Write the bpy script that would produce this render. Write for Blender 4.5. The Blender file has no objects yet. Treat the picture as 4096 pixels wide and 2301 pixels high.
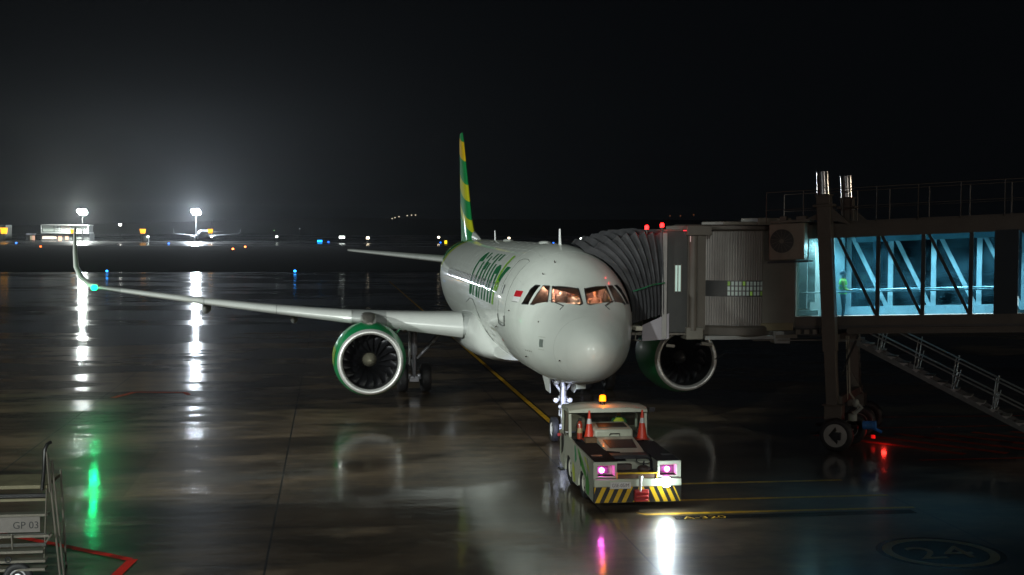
import bpy, bmesh, math, random
from mathutils import Vector, Matrix, noise
random.seed(7)
S = bpy.context.scene
COL = S.collection
R = math.radians

# ------------------------------------------------------------------ camera
cam = bpy.data.objects.new('camera', bpy.data.cameras.new('camera'))
COL.objects.link(cam)
fw = Vector((0.98909, -0.14049, -0.04429)); rt = Vector((-0.14042, -0.99008, 0.00490)); up = Vector((0.04453, -0.00138, 0.99901))
m = Matrix((rt, up, -fw)).transposed().to_4x4(); m.translation = (-34.0026, 7.1463, 6.5345)
cam.matrix_world = m
cam.data.sensor_width = 36; cam.data.lens = 44.99; cam.data.clip_end = 6000; cam.data.clip_start = .2
S.camera = cam
S.view_settings.view_transform = 'Standard'; S.view_settings.look = 'None'
S.view_settings.exposure = 0; S.view_settings.gamma = 1
S.cycles.use_denoising = True
S.cycles.max_bounces = 6; S.cycles.volume_bounces = 0; S.cycles.transparent_max_bounces = 12
S.cycles.sample_clamp_indirect = 4; S.cycles.blur_glossy = .3
S.cycles.caustics_reflective = False; S.cycles.caustics_refractive = False

# ------------------------------------------------------------------ night sky
W = bpy.data.worlds.new('World'); S.world = W; W.use_nodes = True
nt = W.node_tree; bg = nt.nodes['Background']
bg.inputs[0].default_value = (.62, .78, 1, 1); bg.inputs[1].default_value = .0022

def lamp(name, kind, loc, power, col, size=.3, aim=None, spot=60, blend=.5, parent=None):
    d = bpy.data.lights.new(name, kind); d.energy = power; d.color = col
    d.shadow_soft_size = size
    if kind == 'SPOT': d.spot_size = R(spot); d.spot_blend = blend
    o = bpy.data.objects.new(name, d); COL.objects.link(o); o.location = loc
    if aim is not None:
        o.rotation_euler = (Vector(aim) - Vector(loc)).to_track_quat('-Z', 'Y').to_euler()
    if parent: o.parent = parent
    return o

# apron floodlights on the terminal roof, behind and to the left of the viewer
FL = (.93, 1.0, .94)
lamp('terminal_flood_and_fill', 'SPOT', (-52, 34, 17), 72000, FL, .5, (46, 14, -12), 46, .14)
lamp('terminal_flood_and_fill', 'SPOT', (-20, 58, 19), 80000, FL, .5, (56.6, -6.3, -10), 58, .12)
lamp('terminal_flood_and_fill', 'SPOT', (-50, 7, 16), 19000, FL, .4, (50, 31, -8), 53, .10)
lamp('terminal_flood_and_fill', 'SPOT', (-46, -4, 8), 3600, (1, .88, .78), .4, (4, -10, 5), 60, .9)  # low warm fill, added to lift the right side and the bridge
lamp('apron_edge_lamp', 'SPOT', (-22, -46, 11), 5000, (1, .86, .66), .4, (5, -17, 0), 38, .6)
for k in range(6):
    lamp('terminal_wall_light', 'POINT', (-46 - k * 1.0, 30 + 5.5 * k, 7.5), 150, (1, 1, 1), .07)

# ------------------------------------------------------------------ materials
def N(nt, t, **kw):
    n = nt.nodes.new(t)
    for k, v in kw.items():
        if k in n.inputs.keys() if hasattr(n.inputs, 'keys') else False: n.inputs[k].default_value = v
        elif hasattr(n, k): setattr(n, k, v)
    return n
def link(nt, a, b): nt.links.new(a, b)
MATS = {}
def mat(name, col=(.5, .5, .5), rough=.5, metal=0, var=.12, scale=3, bump=0, coat=0, emis=None, es=0, spec=.5, dirt=0):
    if name in MATS: return MATS[name]
    M = bpy.data.materials.new(name); M.use_nodes = True; nt = M.node_tree
    p = nt.nodes['Principled BSDF']
    p.inputs['Roughness'].default_value = rough; p.inputs['Metallic'].default_value = metal
    p.inputs['Specular IOR Level'].default_value = spec
    p.inputs['Coat Weight'].default_value = coat; p.inputs['Coat Roughness'].default_value = .04
    tc = N(nt, 'ShaderNodeTexCoord'); no = N(nt, 'ShaderNodeTexNoise'); no.inputs['Scale'].default_value = scale
    no.inputs['Detail'].default_value = 6; no.inputs['Roughness'].default_value = .65
    link(nt, tc.outputs['Object'], no.inputs['Vector'])
    cr = N(nt, 'ShaderNodeValToRGB'); e = cr.color_ramp.elements
    e[0].position = .3; e[1].position = .7
    e[0].color = tuple(c * (1 - var) for c in col) + (1,); e[1].color = tuple(min(1, c * (1 + var)) for c in col) + (1,)
    link(nt, no.outputs['Fac'], cr.inputs['Fac'])
    out = cr.outputs['Color']
    if dirt:
        n2 = N(nt, 'ShaderNodeTexNoise'); n2.inputs['Scale'].default_value = 1.7; n2.inputs['Detail'].default_value = 9
        mp = N(nt, 'ShaderNodeMapping'); mp.inputs['Scale'].default_value = (1, 1, .35)
        link(nt, tc.outputs['Object'], mp.inputs['Vector']); link(nt, mp.outputs['Vector'], n2.inputs['Vector'])
        c2 = N(nt, 'ShaderNodeValToRGB'); c2.color_ramp.elements[0].position = .52; c2.color_ramp.elements[1].position = .72
        link(nt, n2.outputs['Fac'], c2.inputs['Fac'])
        ml = N(nt, 'ShaderNodeMath', operation='MULTIPLY'); ml.inputs[1].default_value = dirt; link(nt, c2.outputs['Color'], ml.inputs[0])
        mx = N(nt, 'ShaderNodeMixRGB'); link(nt, ml.outputs[0], mx.inputs['Fac']); link(nt, out, mx.inputs['Color1'])
        mx.inputs['Color2'].default_value = (.06, .05, .04, 1); out = mx.outputs['Color']
    link(nt, out, p.inputs['Base Color'])
    if bump:
        b = N(nt, 'ShaderNodeBump'); b.inputs['Strength'].default_value = bump; b.inputs['Distance'].default_value = .02
        link(nt, no.outputs['Fac'], b.inputs['Height']); link(nt, b.outputs['Normal'], p.inputs['Normal'])
    if emis:
        p.inputs['Emission Color'].default_value = tuple(emis) + (1,); p.inputs['Emission Strength'].default_value = es
    MATS[name] = M; return M

def glow(name, col, s): return mat(name, col, .5, 0, 0, emis=col, es=s)

def glass(name, tint, gloss=.12, rough=.02, milk=None):
    if name in MATS: return MATS[name]
    M = bpy.data.materials.new(name); M.use_nodes = True; nt = M.node_tree
    for n in list(nt.nodes): nt.nodes.remove(n)
    o = N(nt, 'ShaderNodeOutputMaterial'); t = N(nt, 'ShaderNodeBsdfTransparent'); g = N(nt, 'ShaderNodeBsdfGlossy')
    t.inputs[0].default_value = tuple(tint) + (1,); g.inputs['Roughness'].default_value = rough
    lw = N(nt, 'ShaderNodeFresnel'); lw.inputs['IOR'].default_value = 1.45
    mx = N(nt, 'ShaderNodeMixShader'); ma = N(nt, 'ShaderNodeMath', operation='MULTIPLY'); ma.inputs[1].default_value = gloss * 8
    link(nt, lw.outputs[0], ma.inputs[0]); link(nt, ma.outputs[0], mx.inputs[0]); link(nt, t.outputs[0], mx.inputs[1]); link(nt, g.outputs[0], mx.inputs[2])
    out = mx.outputs[0]
    if milk:   # teal translucent mix puts a milky glow into the pane
        df = N(nt, 'ShaderNodeBsdfTranslucent'); df.inputs[0].default_value = tuple(milk) + (1,); m3 = N(nt, 'ShaderNodeMixShader')
        tc = N(nt, 'ShaderNodeTexCoord'); no = N(nt, 'ShaderNodeTexNoise'); no.inputs['Scale'].default_value = 1.6; no.inputs['Detail'].default_value = 5; mr = N(nt, 'ShaderNodeMapRange')
        mr.inputs['From Min'].default_value = .35; mr.inputs['From Max'].default_value = .7; mr.inputs['To Min'].default_value = .01; mr.inputs['To Max'].default_value = .12
        link(nt, tc.outputs['Object'], no.inputs['Vector']); link(nt, no.outputs['Fac'], mr.inputs['Value']); link(nt, mr.outputs[0], m3.inputs[0])
        link(nt, out, m3.inputs[1]); link(nt, df.outputs[0], m3.inputs[2]); out = m3.outputs[0]
    link(nt, out, o.inputs['Surface']); MATS[name] = M; return M

def wet(name, c1, c2, r0, r1, pscale=.12, joints=False, bump=.25, stretch=1.0, ripple=9, film=1.0):
    """wet paving: damp rough areas and smooth water films, fine ripple"""
    M = bpy.data.materials.new(name); M.use_nodes = True; nt = M.node_tree; p = nt.nodes['Principled BSDF']
    tc = N(nt, 'ShaderNodeTexCoord')
    mp = N(nt, 'ShaderNodeMapping'); mp.inputs['Scale'].default_value = (stretch, 1 / stretch if stretch else 1, 1)
    link(nt, tc.outputs['Object'], mp.inputs['Vector'])
    def noi(s, d=5, r=.6, v=None):
        n = N(nt, 'ShaderNodeTexNoise'); n.inputs['Scale'].default_value = s; n.inputs['Detail'].default_value = d; n.inputs['Roughness'].default_value = r
        link(nt, v or mp.outputs['Vector'], n.inputs['Vector']); return n.outputs['Fac']
    def ramp(f, a, b, ca, cb):
        r = N(nt, 'ShaderNodeValToRGB'); e = r.color_ramp.elements; e[0].position = a; e[1].position = b
        e[0].color = tuple(ca) + (1,); e[1].color = tuple(cb) + (1,); link(nt, f, r.inputs['Fac']); return r.outputs['Color']
    def math_(op, a, b, c=None):
        n = N(nt, 'ShaderNodeMath', operation=op)
        for i, q in enumerate((a, b, c)):
            if q is None: continue
            if isinstance(q, (int, float)): n.inputs[i].default_value = q
            else: link(nt, q, n.inputs[i])
        return n.outputs[0]
    big = noi(pscale, 6, .62); mid = noi(.9, 7, .65); fine = noi(14, 4, .6)
    col = ramp(mid, .32, .68, c1, c2)
    st = noi(.35, 8, .7)
    mx = N(nt, 'ShaderNodeMixRGB', blend_type='MULTIPLY'); mx.inputs['Fac'].default_value = .85
    link(nt, col, mx.inputs['Color1']); link(nt, ramp(st, .40, .54, (.30, .28, .25), (1, 1, 1)), mx.inputs['Color2']); col = mx.outputs['Color']
    wetm = ramp(big, .46, .53, (0, 0, 0), (1, 1, 1))
    wd = N(nt, 'ShaderNodeMixRGB', blend_type='MULTIPLY'); wd.inputs['Fac'].default_value = 1; link(nt, col, wd.inputs['Color1']); link(nt, ramp(big, .47, .52, (1, 1, 1), (.52, .52, .54)), wd.inputs['Color2']); col = wd.outputs['Color']
    if joints:
        sx = N(nt, 'ShaderNodeSeparateXYZ'); link(nt, tc.outputs['Object'], sx.inputs[0])
        cell = N(nt, 'ShaderNodeTexWhiteNoise'); cell.noise_dimensions = '2D'; cv = N(nt, 'ShaderNodeCombineXYZ')
        link(nt, math_('FLOOR', math_('DIVIDE', math_('SUBTRACT', sx.outputs['X'], -2.0), 7.5), 0), cv.inputs[0]); link(nt, math_('FLOOR', math_('DIVIDE', math_('SUBTRACT', sx.outputs['Y'], 4.65), 7.5), 0), cv.inputs[1])
        link(nt, cv.outputs[0], cell.inputs['Vector']); cm = N(nt, 'ShaderNodeMapRange'); cm.inputs['To Min'].default_value = .68; cm.inputs['To Max'].default_value = 1.12; link(nt, cell.outputs['Value'], cm.inputs['Value'])
        sp = N(nt, 'ShaderNodeMapRange'); sp.inputs['From Min'].default_value = .3; sp.inputs['From Max'].default_value = .7; sp.inputs['To Min'].default_value = .7; sp.inputs['To Max'].default_value = 1.2; link(nt, noi(3.5, 10, .8), sp.inputs['Value'])
        vm = N(nt, 'ShaderNodeVectorMath', operation='SCALE'); link(nt, col, vm.inputs[0]); link(nt, math_('MULTIPLY', cm.outputs[0], sp.outputs[0]), vm.inputs['Scale']); col = vm.outputs[0]
        def jl(o, off, per, w):
            t = math_('DIVIDE', math_('SUBTRACT', o, off), per); f = math_('FRACT', t, 0)
            d = math_('ABSOLUTE', math_('SUBTRACT', f, .5), 0)
            return math_('GREATER_THAN', d, .5 - w / per)
        j = math_('MAXIMUM', jl(sx.outputs['Y'], .9, 7.5, .022), jl(sx.outputs['X'], -5.75, 7.5, .022))
        m2 = N(nt, 'ShaderNodeMixRGB'); link(nt, j, m2.inputs['Fac']); link(nt, col, m2.inputs['Color1']); m2.inputs['Color2'].default_value = (.008, .008, .008, 1); col = m2.outputs['Color']
    link(nt, col, p.inputs['Base Color'])
    rr = N(nt, 'ShaderNodeMapRange'); rr.inputs['To Min'].default_value = r1; rr.inputs['To Max'].default_value = r0
    link(nt, wetm, rr.inputs['Value'])
    rv = math_('MAXIMUM', math_('ADD', rr.outputs[0], math_('MULTIPLY', math_('SUBTRACT', mid, .5), .16)), .025)
    hgt = math_('ADD', math_('MULTIPLY', noi(ripple, 3, .55), 1.0), math_('MULTIPLY', noi(1.4, 3, .5), 2.2))
    b = N(nt, 'ShaderNodeBump'); b.inputs['Distance'].default_value = .007
    bs = N(nt, 'ShaderNodeMapRange'); bs.inputs['To Min'].default_value = min(1, bump * 1.5); bs.inputs['To Max'].default_value = bump * .55; link(nt, wetm, bs.inputs['Value']); link(nt, bs.outputs[0], b.inputs['Strength'])
    link(nt, hgt, b.inputs['Height'])
    b2 = N(nt, 'ShaderNodeBump'); b2.inputs['Distance'].default_value = .004; link(nt, fine, b2.inputs['Height'])
    st2 = N(nt, 'ShaderNodeMapRange'); st2.inputs['To Min'].default_value = .35; st2.inputs['To Max'].default_value = .03; link(nt, wetm, st2.inputs['Value'])
    link(nt, st2.outputs[0], b2.inputs['Strength']); link(nt, b.outputs[0], b2.inputs['Normal'])
    link(nt, b2.outputs[0], p.inputs['Normal'])
    p.inputs['Specular IOR Level'].default_value = .4
    p.inputs['Coat Weight'].default_value = film; p.inputs['Coat IOR'].default_value = 1.33; link(nt, rv, p.inputs['Coat Roughness'])
    br = math_('ADD', math_('MULTIPLY', rv, .8), .33); link(nt, br, p.inputs['Roughness'])
    link(nt, b2.outputs[0], p.inputs['Coat Normal'])
    cw = N(nt, 'ShaderNodeMapRange'); cw.inputs['To Min'].default_value = film * .7; cw.inputs['To Max'].default_value = film; link(nt, wetm, cw.inputs['Value']); link(nt, cw.outputs[0], p.inputs['Coat Weight'])
    MATS[name] = M; return M

# ------------------------------------------------------------------ geometry helpers
class G:
    def __init__(s): s.v = []; s.f = []; s.mi = []
    def add(s, vs, fs, mi=0):
        o = len(s.v); s.v += [tuple(v) for v in vs]; s.f += [tuple(i + o for i in f) for f in fs]; s.mi += [mi] * len(fs); return s
    def box(s, a, b, mi=0):
        x0, y0, z0 = a; x1, y1, z1 = b
        return s.add([(x0, y0, z0), (x1, y0, z0), (x1, y1, z0), (x0, y1, z0), (x0, y0, z1), (x1, y0, z1), (x1, y1, z1), (x0, y1, z1)],
                     [(0, 3, 2, 1), (4, 5, 6, 7), (0, 1, 5, 4), (1, 2, 6, 5), (2, 3, 7, 6), (3, 0, 4, 7)], mi)
    def obox(s, c, ax, ay, az, mi=0):
        c = Vector(c); ax = Vector(ax); ay = Vector(ay); az = Vector(az); vs = []
        for k in (-1, 1):
            for (i, j) in ((-1, -1), (1, -1), (1, 1), (-1, 1)): vs.append(c + ax * i + ay * j + az * k)
        return s.add(vs, [(0, 3, 2, 1), (4, 5, 6, 7), (0, 1, 5, 4), (1, 2, 6, 5), (2, 3, 7, 6), (3, 0, 4, 7)], mi)
    def beam(s, p, q, w, h, mi=0, upv=(0, 0, 1)):
        p = Vector(p); q = Vector(q); d = (q - p); L = d.length; d.normalize(); u = Vector(upv)
        if abs(d.dot(u)) > .98: u = Vector((1, 0, 0))
        sd = d.cross(u).normalized(); u = sd.cross(d).normalized()
        return s.obox((p + q) / 2, d * L / 2, sd * w / 2, u * h / 2, mi)
    def ring(s, c, u, v, ru, rv, n): return [Vector(c) + u * ru * math.cos(2 * math.pi * k / n) + v * rv * math.sin(2 * math.pi * k / n) for k in range(n)]
    def loft(s, rings, mi=0, cap=(True, True), closed=True):
        n = len(rings[0]); vs = [p for r in rings for p in r]; fs = []
        for i in range(len(rings) - 1):
            for k in range(n if closed else n - 1):
                a = i * n + k; b = i * n + (k + 1) % n; fs.append((a, b, b + n, a + n))
        if cap[0]: fs.append(tuple(range(n))[::-1])
        if cap[1]: fs.append(tuple(range((len(rings) - 1) * n, len(rings) * n)))
        return s.add(vs, fs, mi)
    def tube(s, pts, r, n=8, mi=0, cap=True):
        pts = [Vector(p) for p in pts]; rs = r if isinstance(r, (list, tuple)) else [r] * len(pts); rings = []
        u = None
        for i, p in enumerate(pts):
            d = (pts[min(i + 1, len(pts) - 1)] - pts[max(i - 1, 0)])
            if d.length < 1e-9: d = Vector((0, 0, 1))
            d.normalize()
            if u is None: u = d.orthogonal().normalized()
            u = (u - d * u.dot(d)).normalized(); v = d.cross(u)
            rings.append(s.ring(p, u, v, rs[i], rs[i], n))
        return s.loft(rings, mi, (cap, cap))
    def lathe(s, prof, c=(0, 0, 0), d=(0, 0, 1), n=24, mi=0, cap=(True, True)):
        d = Vector(d).normalized(); u = d.orthogonal().normalized(); v = d.cross(u); c = Vector(c)
        return s.loft([s.ring(c + d * a, u, v, max(r, 1e-4), max(r, 1e-4), n) for a, r in prof], mi, cap)
    def prism(s, pts, vec, mi=0):
        vec = Vector(vec); return s.loft([[Vector(p) for p in pts], [Vector(p) + vec for p in pts]], mi)
    def ball(s, c, r, mi=0, n=12, sc=(1, 1, 1)):
        rings = []
        for i in range(1, n // 2):
            t = math.pi * i / (n // 2)
            rings.append([(c[0] + r * sc[0] * math.sin(t) * math.cos(2 * math.pi * k / n), c[1] + r * sc[1] * math.sin(t) * math.sin(2 * math.pi * k / n), c[2] - r * sc[2] * math.cos(t)) for k in range(n)])
        return s.loft(rings, mi)
    def build(s, name, mats, parent=None, smooth=35, bevel=0, loc=None, fix=True, **props):
        me = bpy.data.meshes.new(name); me.from_pydata(s.v, [], s.f)
        if not isinstance(mats, (list, tuple)): mats = [mats]
        for mm in mats: me.materials.append(mm)
        me.polygons.foreach_set('material_index', s.mi)
        if fix:
            bm = bmesh.new(); bm.from_mesh(me); bmesh.ops.recalc_face_normals(bm, faces=bm.faces); bm.to_mesh(me); bm.free()
        if smooth:
            me.polygons.foreach_set('use_smooth', [True] * len(me.polygons)); me.set_sharp_from_angle(angle=R(smooth))
        me.update()
        o = bpy.data.objects.new(name, me); COL.objects.link(o)
        if parent: o.parent = parent
        if loc: o.location = loc
        if bevel:
            b = o.modifiers.new('bevel', 'BEVEL'); b.width = bevel; b.segments = 2; b.limit_method = 'ANGLE'; b.angle_limit = R(40)
        for k, v in props.items(): o[k] = v
        return o
def tag(o, label=None, cat=None, group=None, kind=None):
    if label: o['label'] = label
    if cat: o['category'] = cat
    if group: o['group'] = group
    if kind: o['kind'] = kind
    return o
def empty(name, loc=(0, 0, 0), rz=0, label=None, cat=None, group=None):
    o = bpy.data.objects.new(name, None); COL.objects.link(o); o.location = loc; o.rotation_euler = (0, 0, rz); o.empty_display_size = .3
    return tag(o, label, cat, group)
def dup(o, parent=None):
    c = o.copy(); COL.objects.link(c)
    if parent: c.parent = parent
    for ch in list(o.children): dup(ch, c)
    return c
def text_mesh(body, size, shear=0, offset=0, align='CENTER'):
    c = bpy.data.curves.new('t', 'FONT'); c.body = body; c.size = size; c.shear = shear; c.offset = offset; c.align_x = align; c.resolution_u = 3
    o = bpy.data.objects.new('t', c); COL.objects.link(o)
    dg = bpy.context.evaluated_depsgraph_get(); me = bpy.data.meshes.new_from_object(o.evaluated_get(dg))
    vs = [v.co.copy() for v in me.vertices]; fs = [tuple(p.vertices) for p in me.polygons]
    bpy.data.objects.remove(o); bpy.data.meshes.remove(me); return vs, fs

# ------------------------------------------------------------------ common materials
M_white = mat('aircraft_white', (.72, .75, .72), .32, 0, .04, 1.2, coat=.6, dirt=.10)
M_grey = mat('aircraft_grey', (.42, .44, .43), .4, 0, .08, 2, coat=.2, dirt=.2)
M_green = mat('livery_green', (.005, .27, .085), .45, 0, .1, 1, coat=.4)
M_lime = mat('livery_lime', (.48, .58, .02), .35, 0, .08, 1, coat=.4)
M_metal = mat('polished_aluminium', (.88, .88, .86), .38, .55, .05, 5)
M_dmetal = mat('dark_metal', (.05, .05, .055), .4, .8, .2, 6)
M_tyre = mat('tyre_rubber', (.016, .016, .018), .6, 0, .3, 12, bump=.2)
M_black = mat('black_trim', (.01, .01, .011), .4, 0, .2, 5)
M_seam = mat('panel_seam', (.09, .10, .09), .6, 0, .2, 5)
M_strut = mat('gear_grey', (.62, .63, .66), .35, .2, .1, 8)
M_steel = mat('galvanised_steel', (.32, .32, .31), .4, .7, .2, 6)
HAZE = .00013
# ------------------------------------------------------------------ ground, markings
def sheet(name, x0, x1, y0, y1, z, m, kind='structure'):
    g = G(); g.add([(x0, y0, z), (x1, y0, z), (x1, y1, z), (x0, y1, z)], [(0, 1, 2, 3)])
    return tag(g.build(name, m, smooth=0), kind=kind)
M_far = wet('far_ground_asphalt', (.02, .021, .02), (.034, .034, .03), .16, .34, .02, bump=.3, ripple=2)
M_conc = wet('wet_concrete', (.115, .078, .045), (.22, .155, .092), .05, .14, .13, joints=True, bump=.42, stretch=1.5)
M_asph = wet('wet_asphalt', (.022, .023, .022), (.04, .04, .036), .05, .2, .06, bump=.6, stretch=1.7, ripple=5)
M_grass = mat('dark_wet_grass', (.006, .010, .005), .9, 0, .3, .4, spec=.1)
sheet('ground', -120, 3000, -1500, 1500, 0, M_far)
sheet('apron_concrete', -60, 49.5, -160, 160, .004, M_conc)
sheet('taxiway_asphalt', 49.5, 166, -400, 400, .004, M_asph)
sheet('grass_strip', 166, 480, -600, 600, .03, M_grass)
M_yel = mat('yellow_road_paint', (.56, .31, .01), .5, 0, .3, 5, spec=.25, dirt=.45)
M_red = mat('red_road_paint', (.62, .012, .008), .6, 0, .2, 5, spec=.2)
M_redw = mat('worn_red_road_paint', (.30, .035, .012), .6, 0, .4, 4, spec=.2, dirt=.6)
M_blk = mat('black_road_paint', (.012, .012, .012), .25, 0, .3, 5)
ZM = .008
def flat(g, pts, mi=0, z=ZM): g.add([(x, y, z) for x, y in pts], [tuple(range(len(pts)))], mi)
def strip(g, p, q, w, mi=0, z=ZM):
    p = Vector(p); q = Vector(q); d = (q - p).normalized(); n = Vector((-d.y, d.x)) * w / 2
    n_ = max(1, int((q - p).length / 4))
    for k in range(n_):
        a = p + (q - p) * k / n_; b = p + (q - p) * (k + 1) / n_
        flat(g, [a + n, a - n, b - n, b + n], mi, z)
g = G(); strip(g, (-4.0, -.3), (49.4, -.3), .34, 1); strip(g, (-4.0, -.3), (49.4, -.3), .19, 0, .012); strip(g, (49.6, -.3), (130, -.3), .16, 0, .012)
tag(g.build('yellow_centreline', [M_yel, M_blk], smooth=0), kind='structure')
g = G()
for x, y0, y1 in ((-5.45, -6.6, .05), (-4.02, -6.6, -.2), (-2.05, -6.2, -.2), (-7.6, -2.2, -6.3)):
    pass
for x, y0, y1 in ((-5.45, -6.6, -.05), (-4.02, -6.6, -.2), (-2.05, -6.2, -.2)): strip(g, (x, y0), (x, y1), .17)
flat(g, [(-5.54, -.05), (-5.37, -.05), (-5.20, .12), (-5.28, .12)], 0)
for x, body in ((-6.02, 'A-320'),):
    g.add([(x - .05, -.62, .006), (x + .34, -.62, .006), (x + .34, -6.4, .006), (x - .05, -6.4, .006)], [(0, 1, 2, 3)], 1)
    vs, fs = text_mesh(body, .36, align='LEFT')
    g.add([(x + v.y * 1.0, -.8 - v.x * 1.15, .012) for v in vs], fs, 0)
tag(g.build('stop_line_markings', [M_yel, M_blk], smooth=0, fix=False), kind='structure')
g = G(); cx, cy = -9.58, -5.2; n = 48
for k in range(n):
    a = 2 * math.pi * k / n; b = 2 * math.pi * (k + 1) / n
    f = lambda r, t: (cx + r * math.cos(t), cy + r * math.sin(t))
    flat(g, [f(1.15, a), f(1.15, b), f(.96, b), f(.96, a)]); flat(g, [f(1.28, a), f(1.28, b), f(0, b), f(0, a)], 1, .006)
vs, fs = text_mesh('24', 1.35)
g.add([(cx - .48 + v.y, cy - v.x, .012) for v in vs], fs, 0)
tag(g.build('stand_number_marking', [mat('faded_yellow_paint', (.20, .15, .03), .4, 0, .3, 4), M_blk], smooth=0, fix=False), kind='structure')
g = G(); strip(g, (-5.2, 14.6), (-8.15, 11.08), .19); strip(g, (-8.15, 11.02), (-14, 11.7), .2)
tag(g.build('red_boundary_line', M_red, smooth=0), kind='structure')
g = G()
for k in range(9):
    y = -9.8 - 1.35 * k; strip(g, (1.3, y - 1.6), (5.2, y + 1.5), .34)
strip(g, (.5, -9.6), (.5, -24), .16); strip(g, (6.4, -9.4), (6.4, -24), .16); strip(g, (8.9, -9), (8.3, -24), .14)
tag(g.build('red_hatched_marking', M_redw, smooth=0), kind='structure')

# ------------------------------------------------------------------ distant airfield
M_mast = mat('mast_steel', (.07, .07, .07), .6, .3)
for loc, top, pw, col, lab in (((682.5, 139.5), 15.3, 1.3e5, (.93, 1, .95), 'greenish white floodlight mast beside the far terminal building'),
                               ((674, 78.9), 15.6, 2.3e5, (.82, .91, 1), 'brightest bluish white floodlight mast above the distant parked airliner')):
    e = empty('floodlight_mast', (loc[0], loc[1], 0), 0, lab, 'floodlight mast')
    g = G(); g.tube([(0, 0, 0), (0, 0, top)], [.45, .18], 10); g.build('pole', M_mast, e)
    g = G(); g.lathe([(-.25, 1.6), (.0, 1.7), (.25, 1.6)], (0, 0, top + .2), n=20); g.build('headframe', M_mast, e)
    for k in range(10):
        a = 2 * math.pi * k / 10; g = G(); c = Vector(((.6 + 1.3 * (k % 2)) * math.cos(a), (.6 + 1.3 * (k % 2)) * math.sin(a), top + (.9 if k % 3 == 0 else -.2)))
        g.ball(c, .95 + .2 * (k % 3), 0, 14, (1, 1, 1.1)); g.build('floodlight', glow('floodlight_glow' + ('' if loc[1] > 100 else '_cool'), col, 26), e)
    lamp('mast_lamp', 'POINT', (loc[0] - 3.2, loc[1], top), pw, col, 1.4)
    lamp('mast_lamp', 'SPOT', (loc[0], loc[1], top - 1.3), pw * 1.6, col, 1.2, (loc[0] - 3, loc[1], 0), 128, .35)

def small_light(name, loc, r, col, s, label, cat, pole=True, group=None, box=None):
    e = empty(name, (loc[0], loc[1], 0), 0, label, cat, group); z = loc[2]
    g = G()
    if pole: g.tube([(0, 0, 0), (0, 0, max(.15, z))], [.12 if z > 1 else .05] * 2, 6); g.build('post', M_mast, e)
    g = G()
    if box: g.box((-box[0], -box[1], z - box[2]), (box[0], box[1], z + box[2]))
    else: g.ball((0, 0, z), r, 0, 8)
    g.build('lamp_head', glow('%s_glow_%d' % (name, hash(tuple(col)) % 997), col, s), e); return e
YB = (1, .42, .02)
def trap(loc, lab, w=1.75, h=1.7):
    e = empty('stand_sign', (loc[0], loc[1], 0), 0, lab, 'stand sign', 'lit yellow stand signs')
    g = G(); g.tube([(0, 0, 0), (0, 0, loc[2] - h / 2)], .12, 6); g.build('post', M_mast, e)
    g = G(); z = loc[2]; g.prism([(0, -w, z + h), (0, w, z + h), (0, w * .72, z - h * .8), (0, -w * .72, z - h * .8)], (.6, 0, 0))
    g.build('lit_panel', glow('stand_sign_glow', YB, 2.4), e)
trap((636, 168.8, 5.1), 'glowing yellow stand sign at the far left edge')
trap((631, 134.8, 5.0), 'glowing yellow stand sign in front of the long far building', 1.1, 1.2)
trap((626, 100, 5.3), 'glowing yellow stand sign above the small white cabin', 1.5, 1.25)
trap((621, 66.6, 5.5), 'glowing yellow stand sign right of the brightest mast', 1.3, 1.2)
LW = (.9, 1, .92); LY = (1, .85, .6); BL = (.02, .16, 1)
small_light('street_lamp', (627.9, 111.2, 8.6), .75, (1, .97, .9), 12, 'white street lamp between the two floodlight masts', 'street lamp')
small_light('street_lamp', (625.7, 97.4, 2.7), .55, LW, 8, 'low white lamp beside the small white cabin', 'street lamp')
small_light('street_lamp', (621.3, 66.1, 2.9), .55, LW, 8, 'low white lamp right of the distant parked airliner', 'street lamp')
small_light('street_lamp', (616.7, 33.7, 3.0), .62, LW, 9, 'round white lamp in the dark right of the brightest mast', 'street lamp')
small_light('hill_light', (617, 35, 6.1), .25, (.5, 1, .4), 1.2, 'faint green light just above a white lamp', 'light')
small_light('hill_light', (615.2, 22.3, 7.0), .2, (.9, .95, 1), 1.5, 'faint white light in the dark sky above the blue lamps', 'light')
small_light('street_lamp', (612.1, 1.4, 2.9), .7, LW, 10, 'wide oval white lamp directly above the tailplane', 'street lamp', box=(.4, 1.35, .55))
small_light('street_lamp', (610.3, -11.4, 2.6), .7, LY, 8, 'square warm white lamp above the tailplane root', 'street lamp', box=(.4, .7, .55))
small_light('street_lamp', (605.3, -46.5, 3.1), .65, LY, 8, 'warm white lamp just left of the tail fin', 'street lamp')
small_light('street_lamp', (600.3, -81.3, 2.9), .6, LY, 8, 'warm white lamp just above the middle of the fuselage', 'street lamp')
small_light('street_lamp', (595.3, -117, 2.8), .6, LW, 8, 'white lamp above the cockpit near the canopy', 'street lamp')
small_light('taxiway_light', (613.5, 12.4, .9), .5, (.01, .35, 1), 5, 'wide bright blue light left of the oval white lamp', 'taxiway light', box=(.4, 1.2, .5))
small_light('taxiway_light', (612.9, 8.1, .5), .4, BL, 3, 'small deep blue light right of the wide blue one', 'taxiway light', box=(.3, .4, .4))
small_light('taxiway_light', (605, -47.4, .5), .45, BL, 4, 'blue light under the warm lamp by the tail fin', 'taxiway light')
small_light('taxiway_light', (597.1, -103.3, .6), .45, BL, 4, 'blue light seen over the fuselage left of the tall aerial', 'taxiway light')
small_light('taxiway_light', (595, -118.1, .6), .5, BL, 4, 'blue light above the cockpit right of the tall aerial', 'taxiway light')
small_light('taxiway_light', (520, 136, .5), .45, (.06, .25, 1), 3, 'blue light at the far left below the small kiosk', 'taxiway light')
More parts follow.
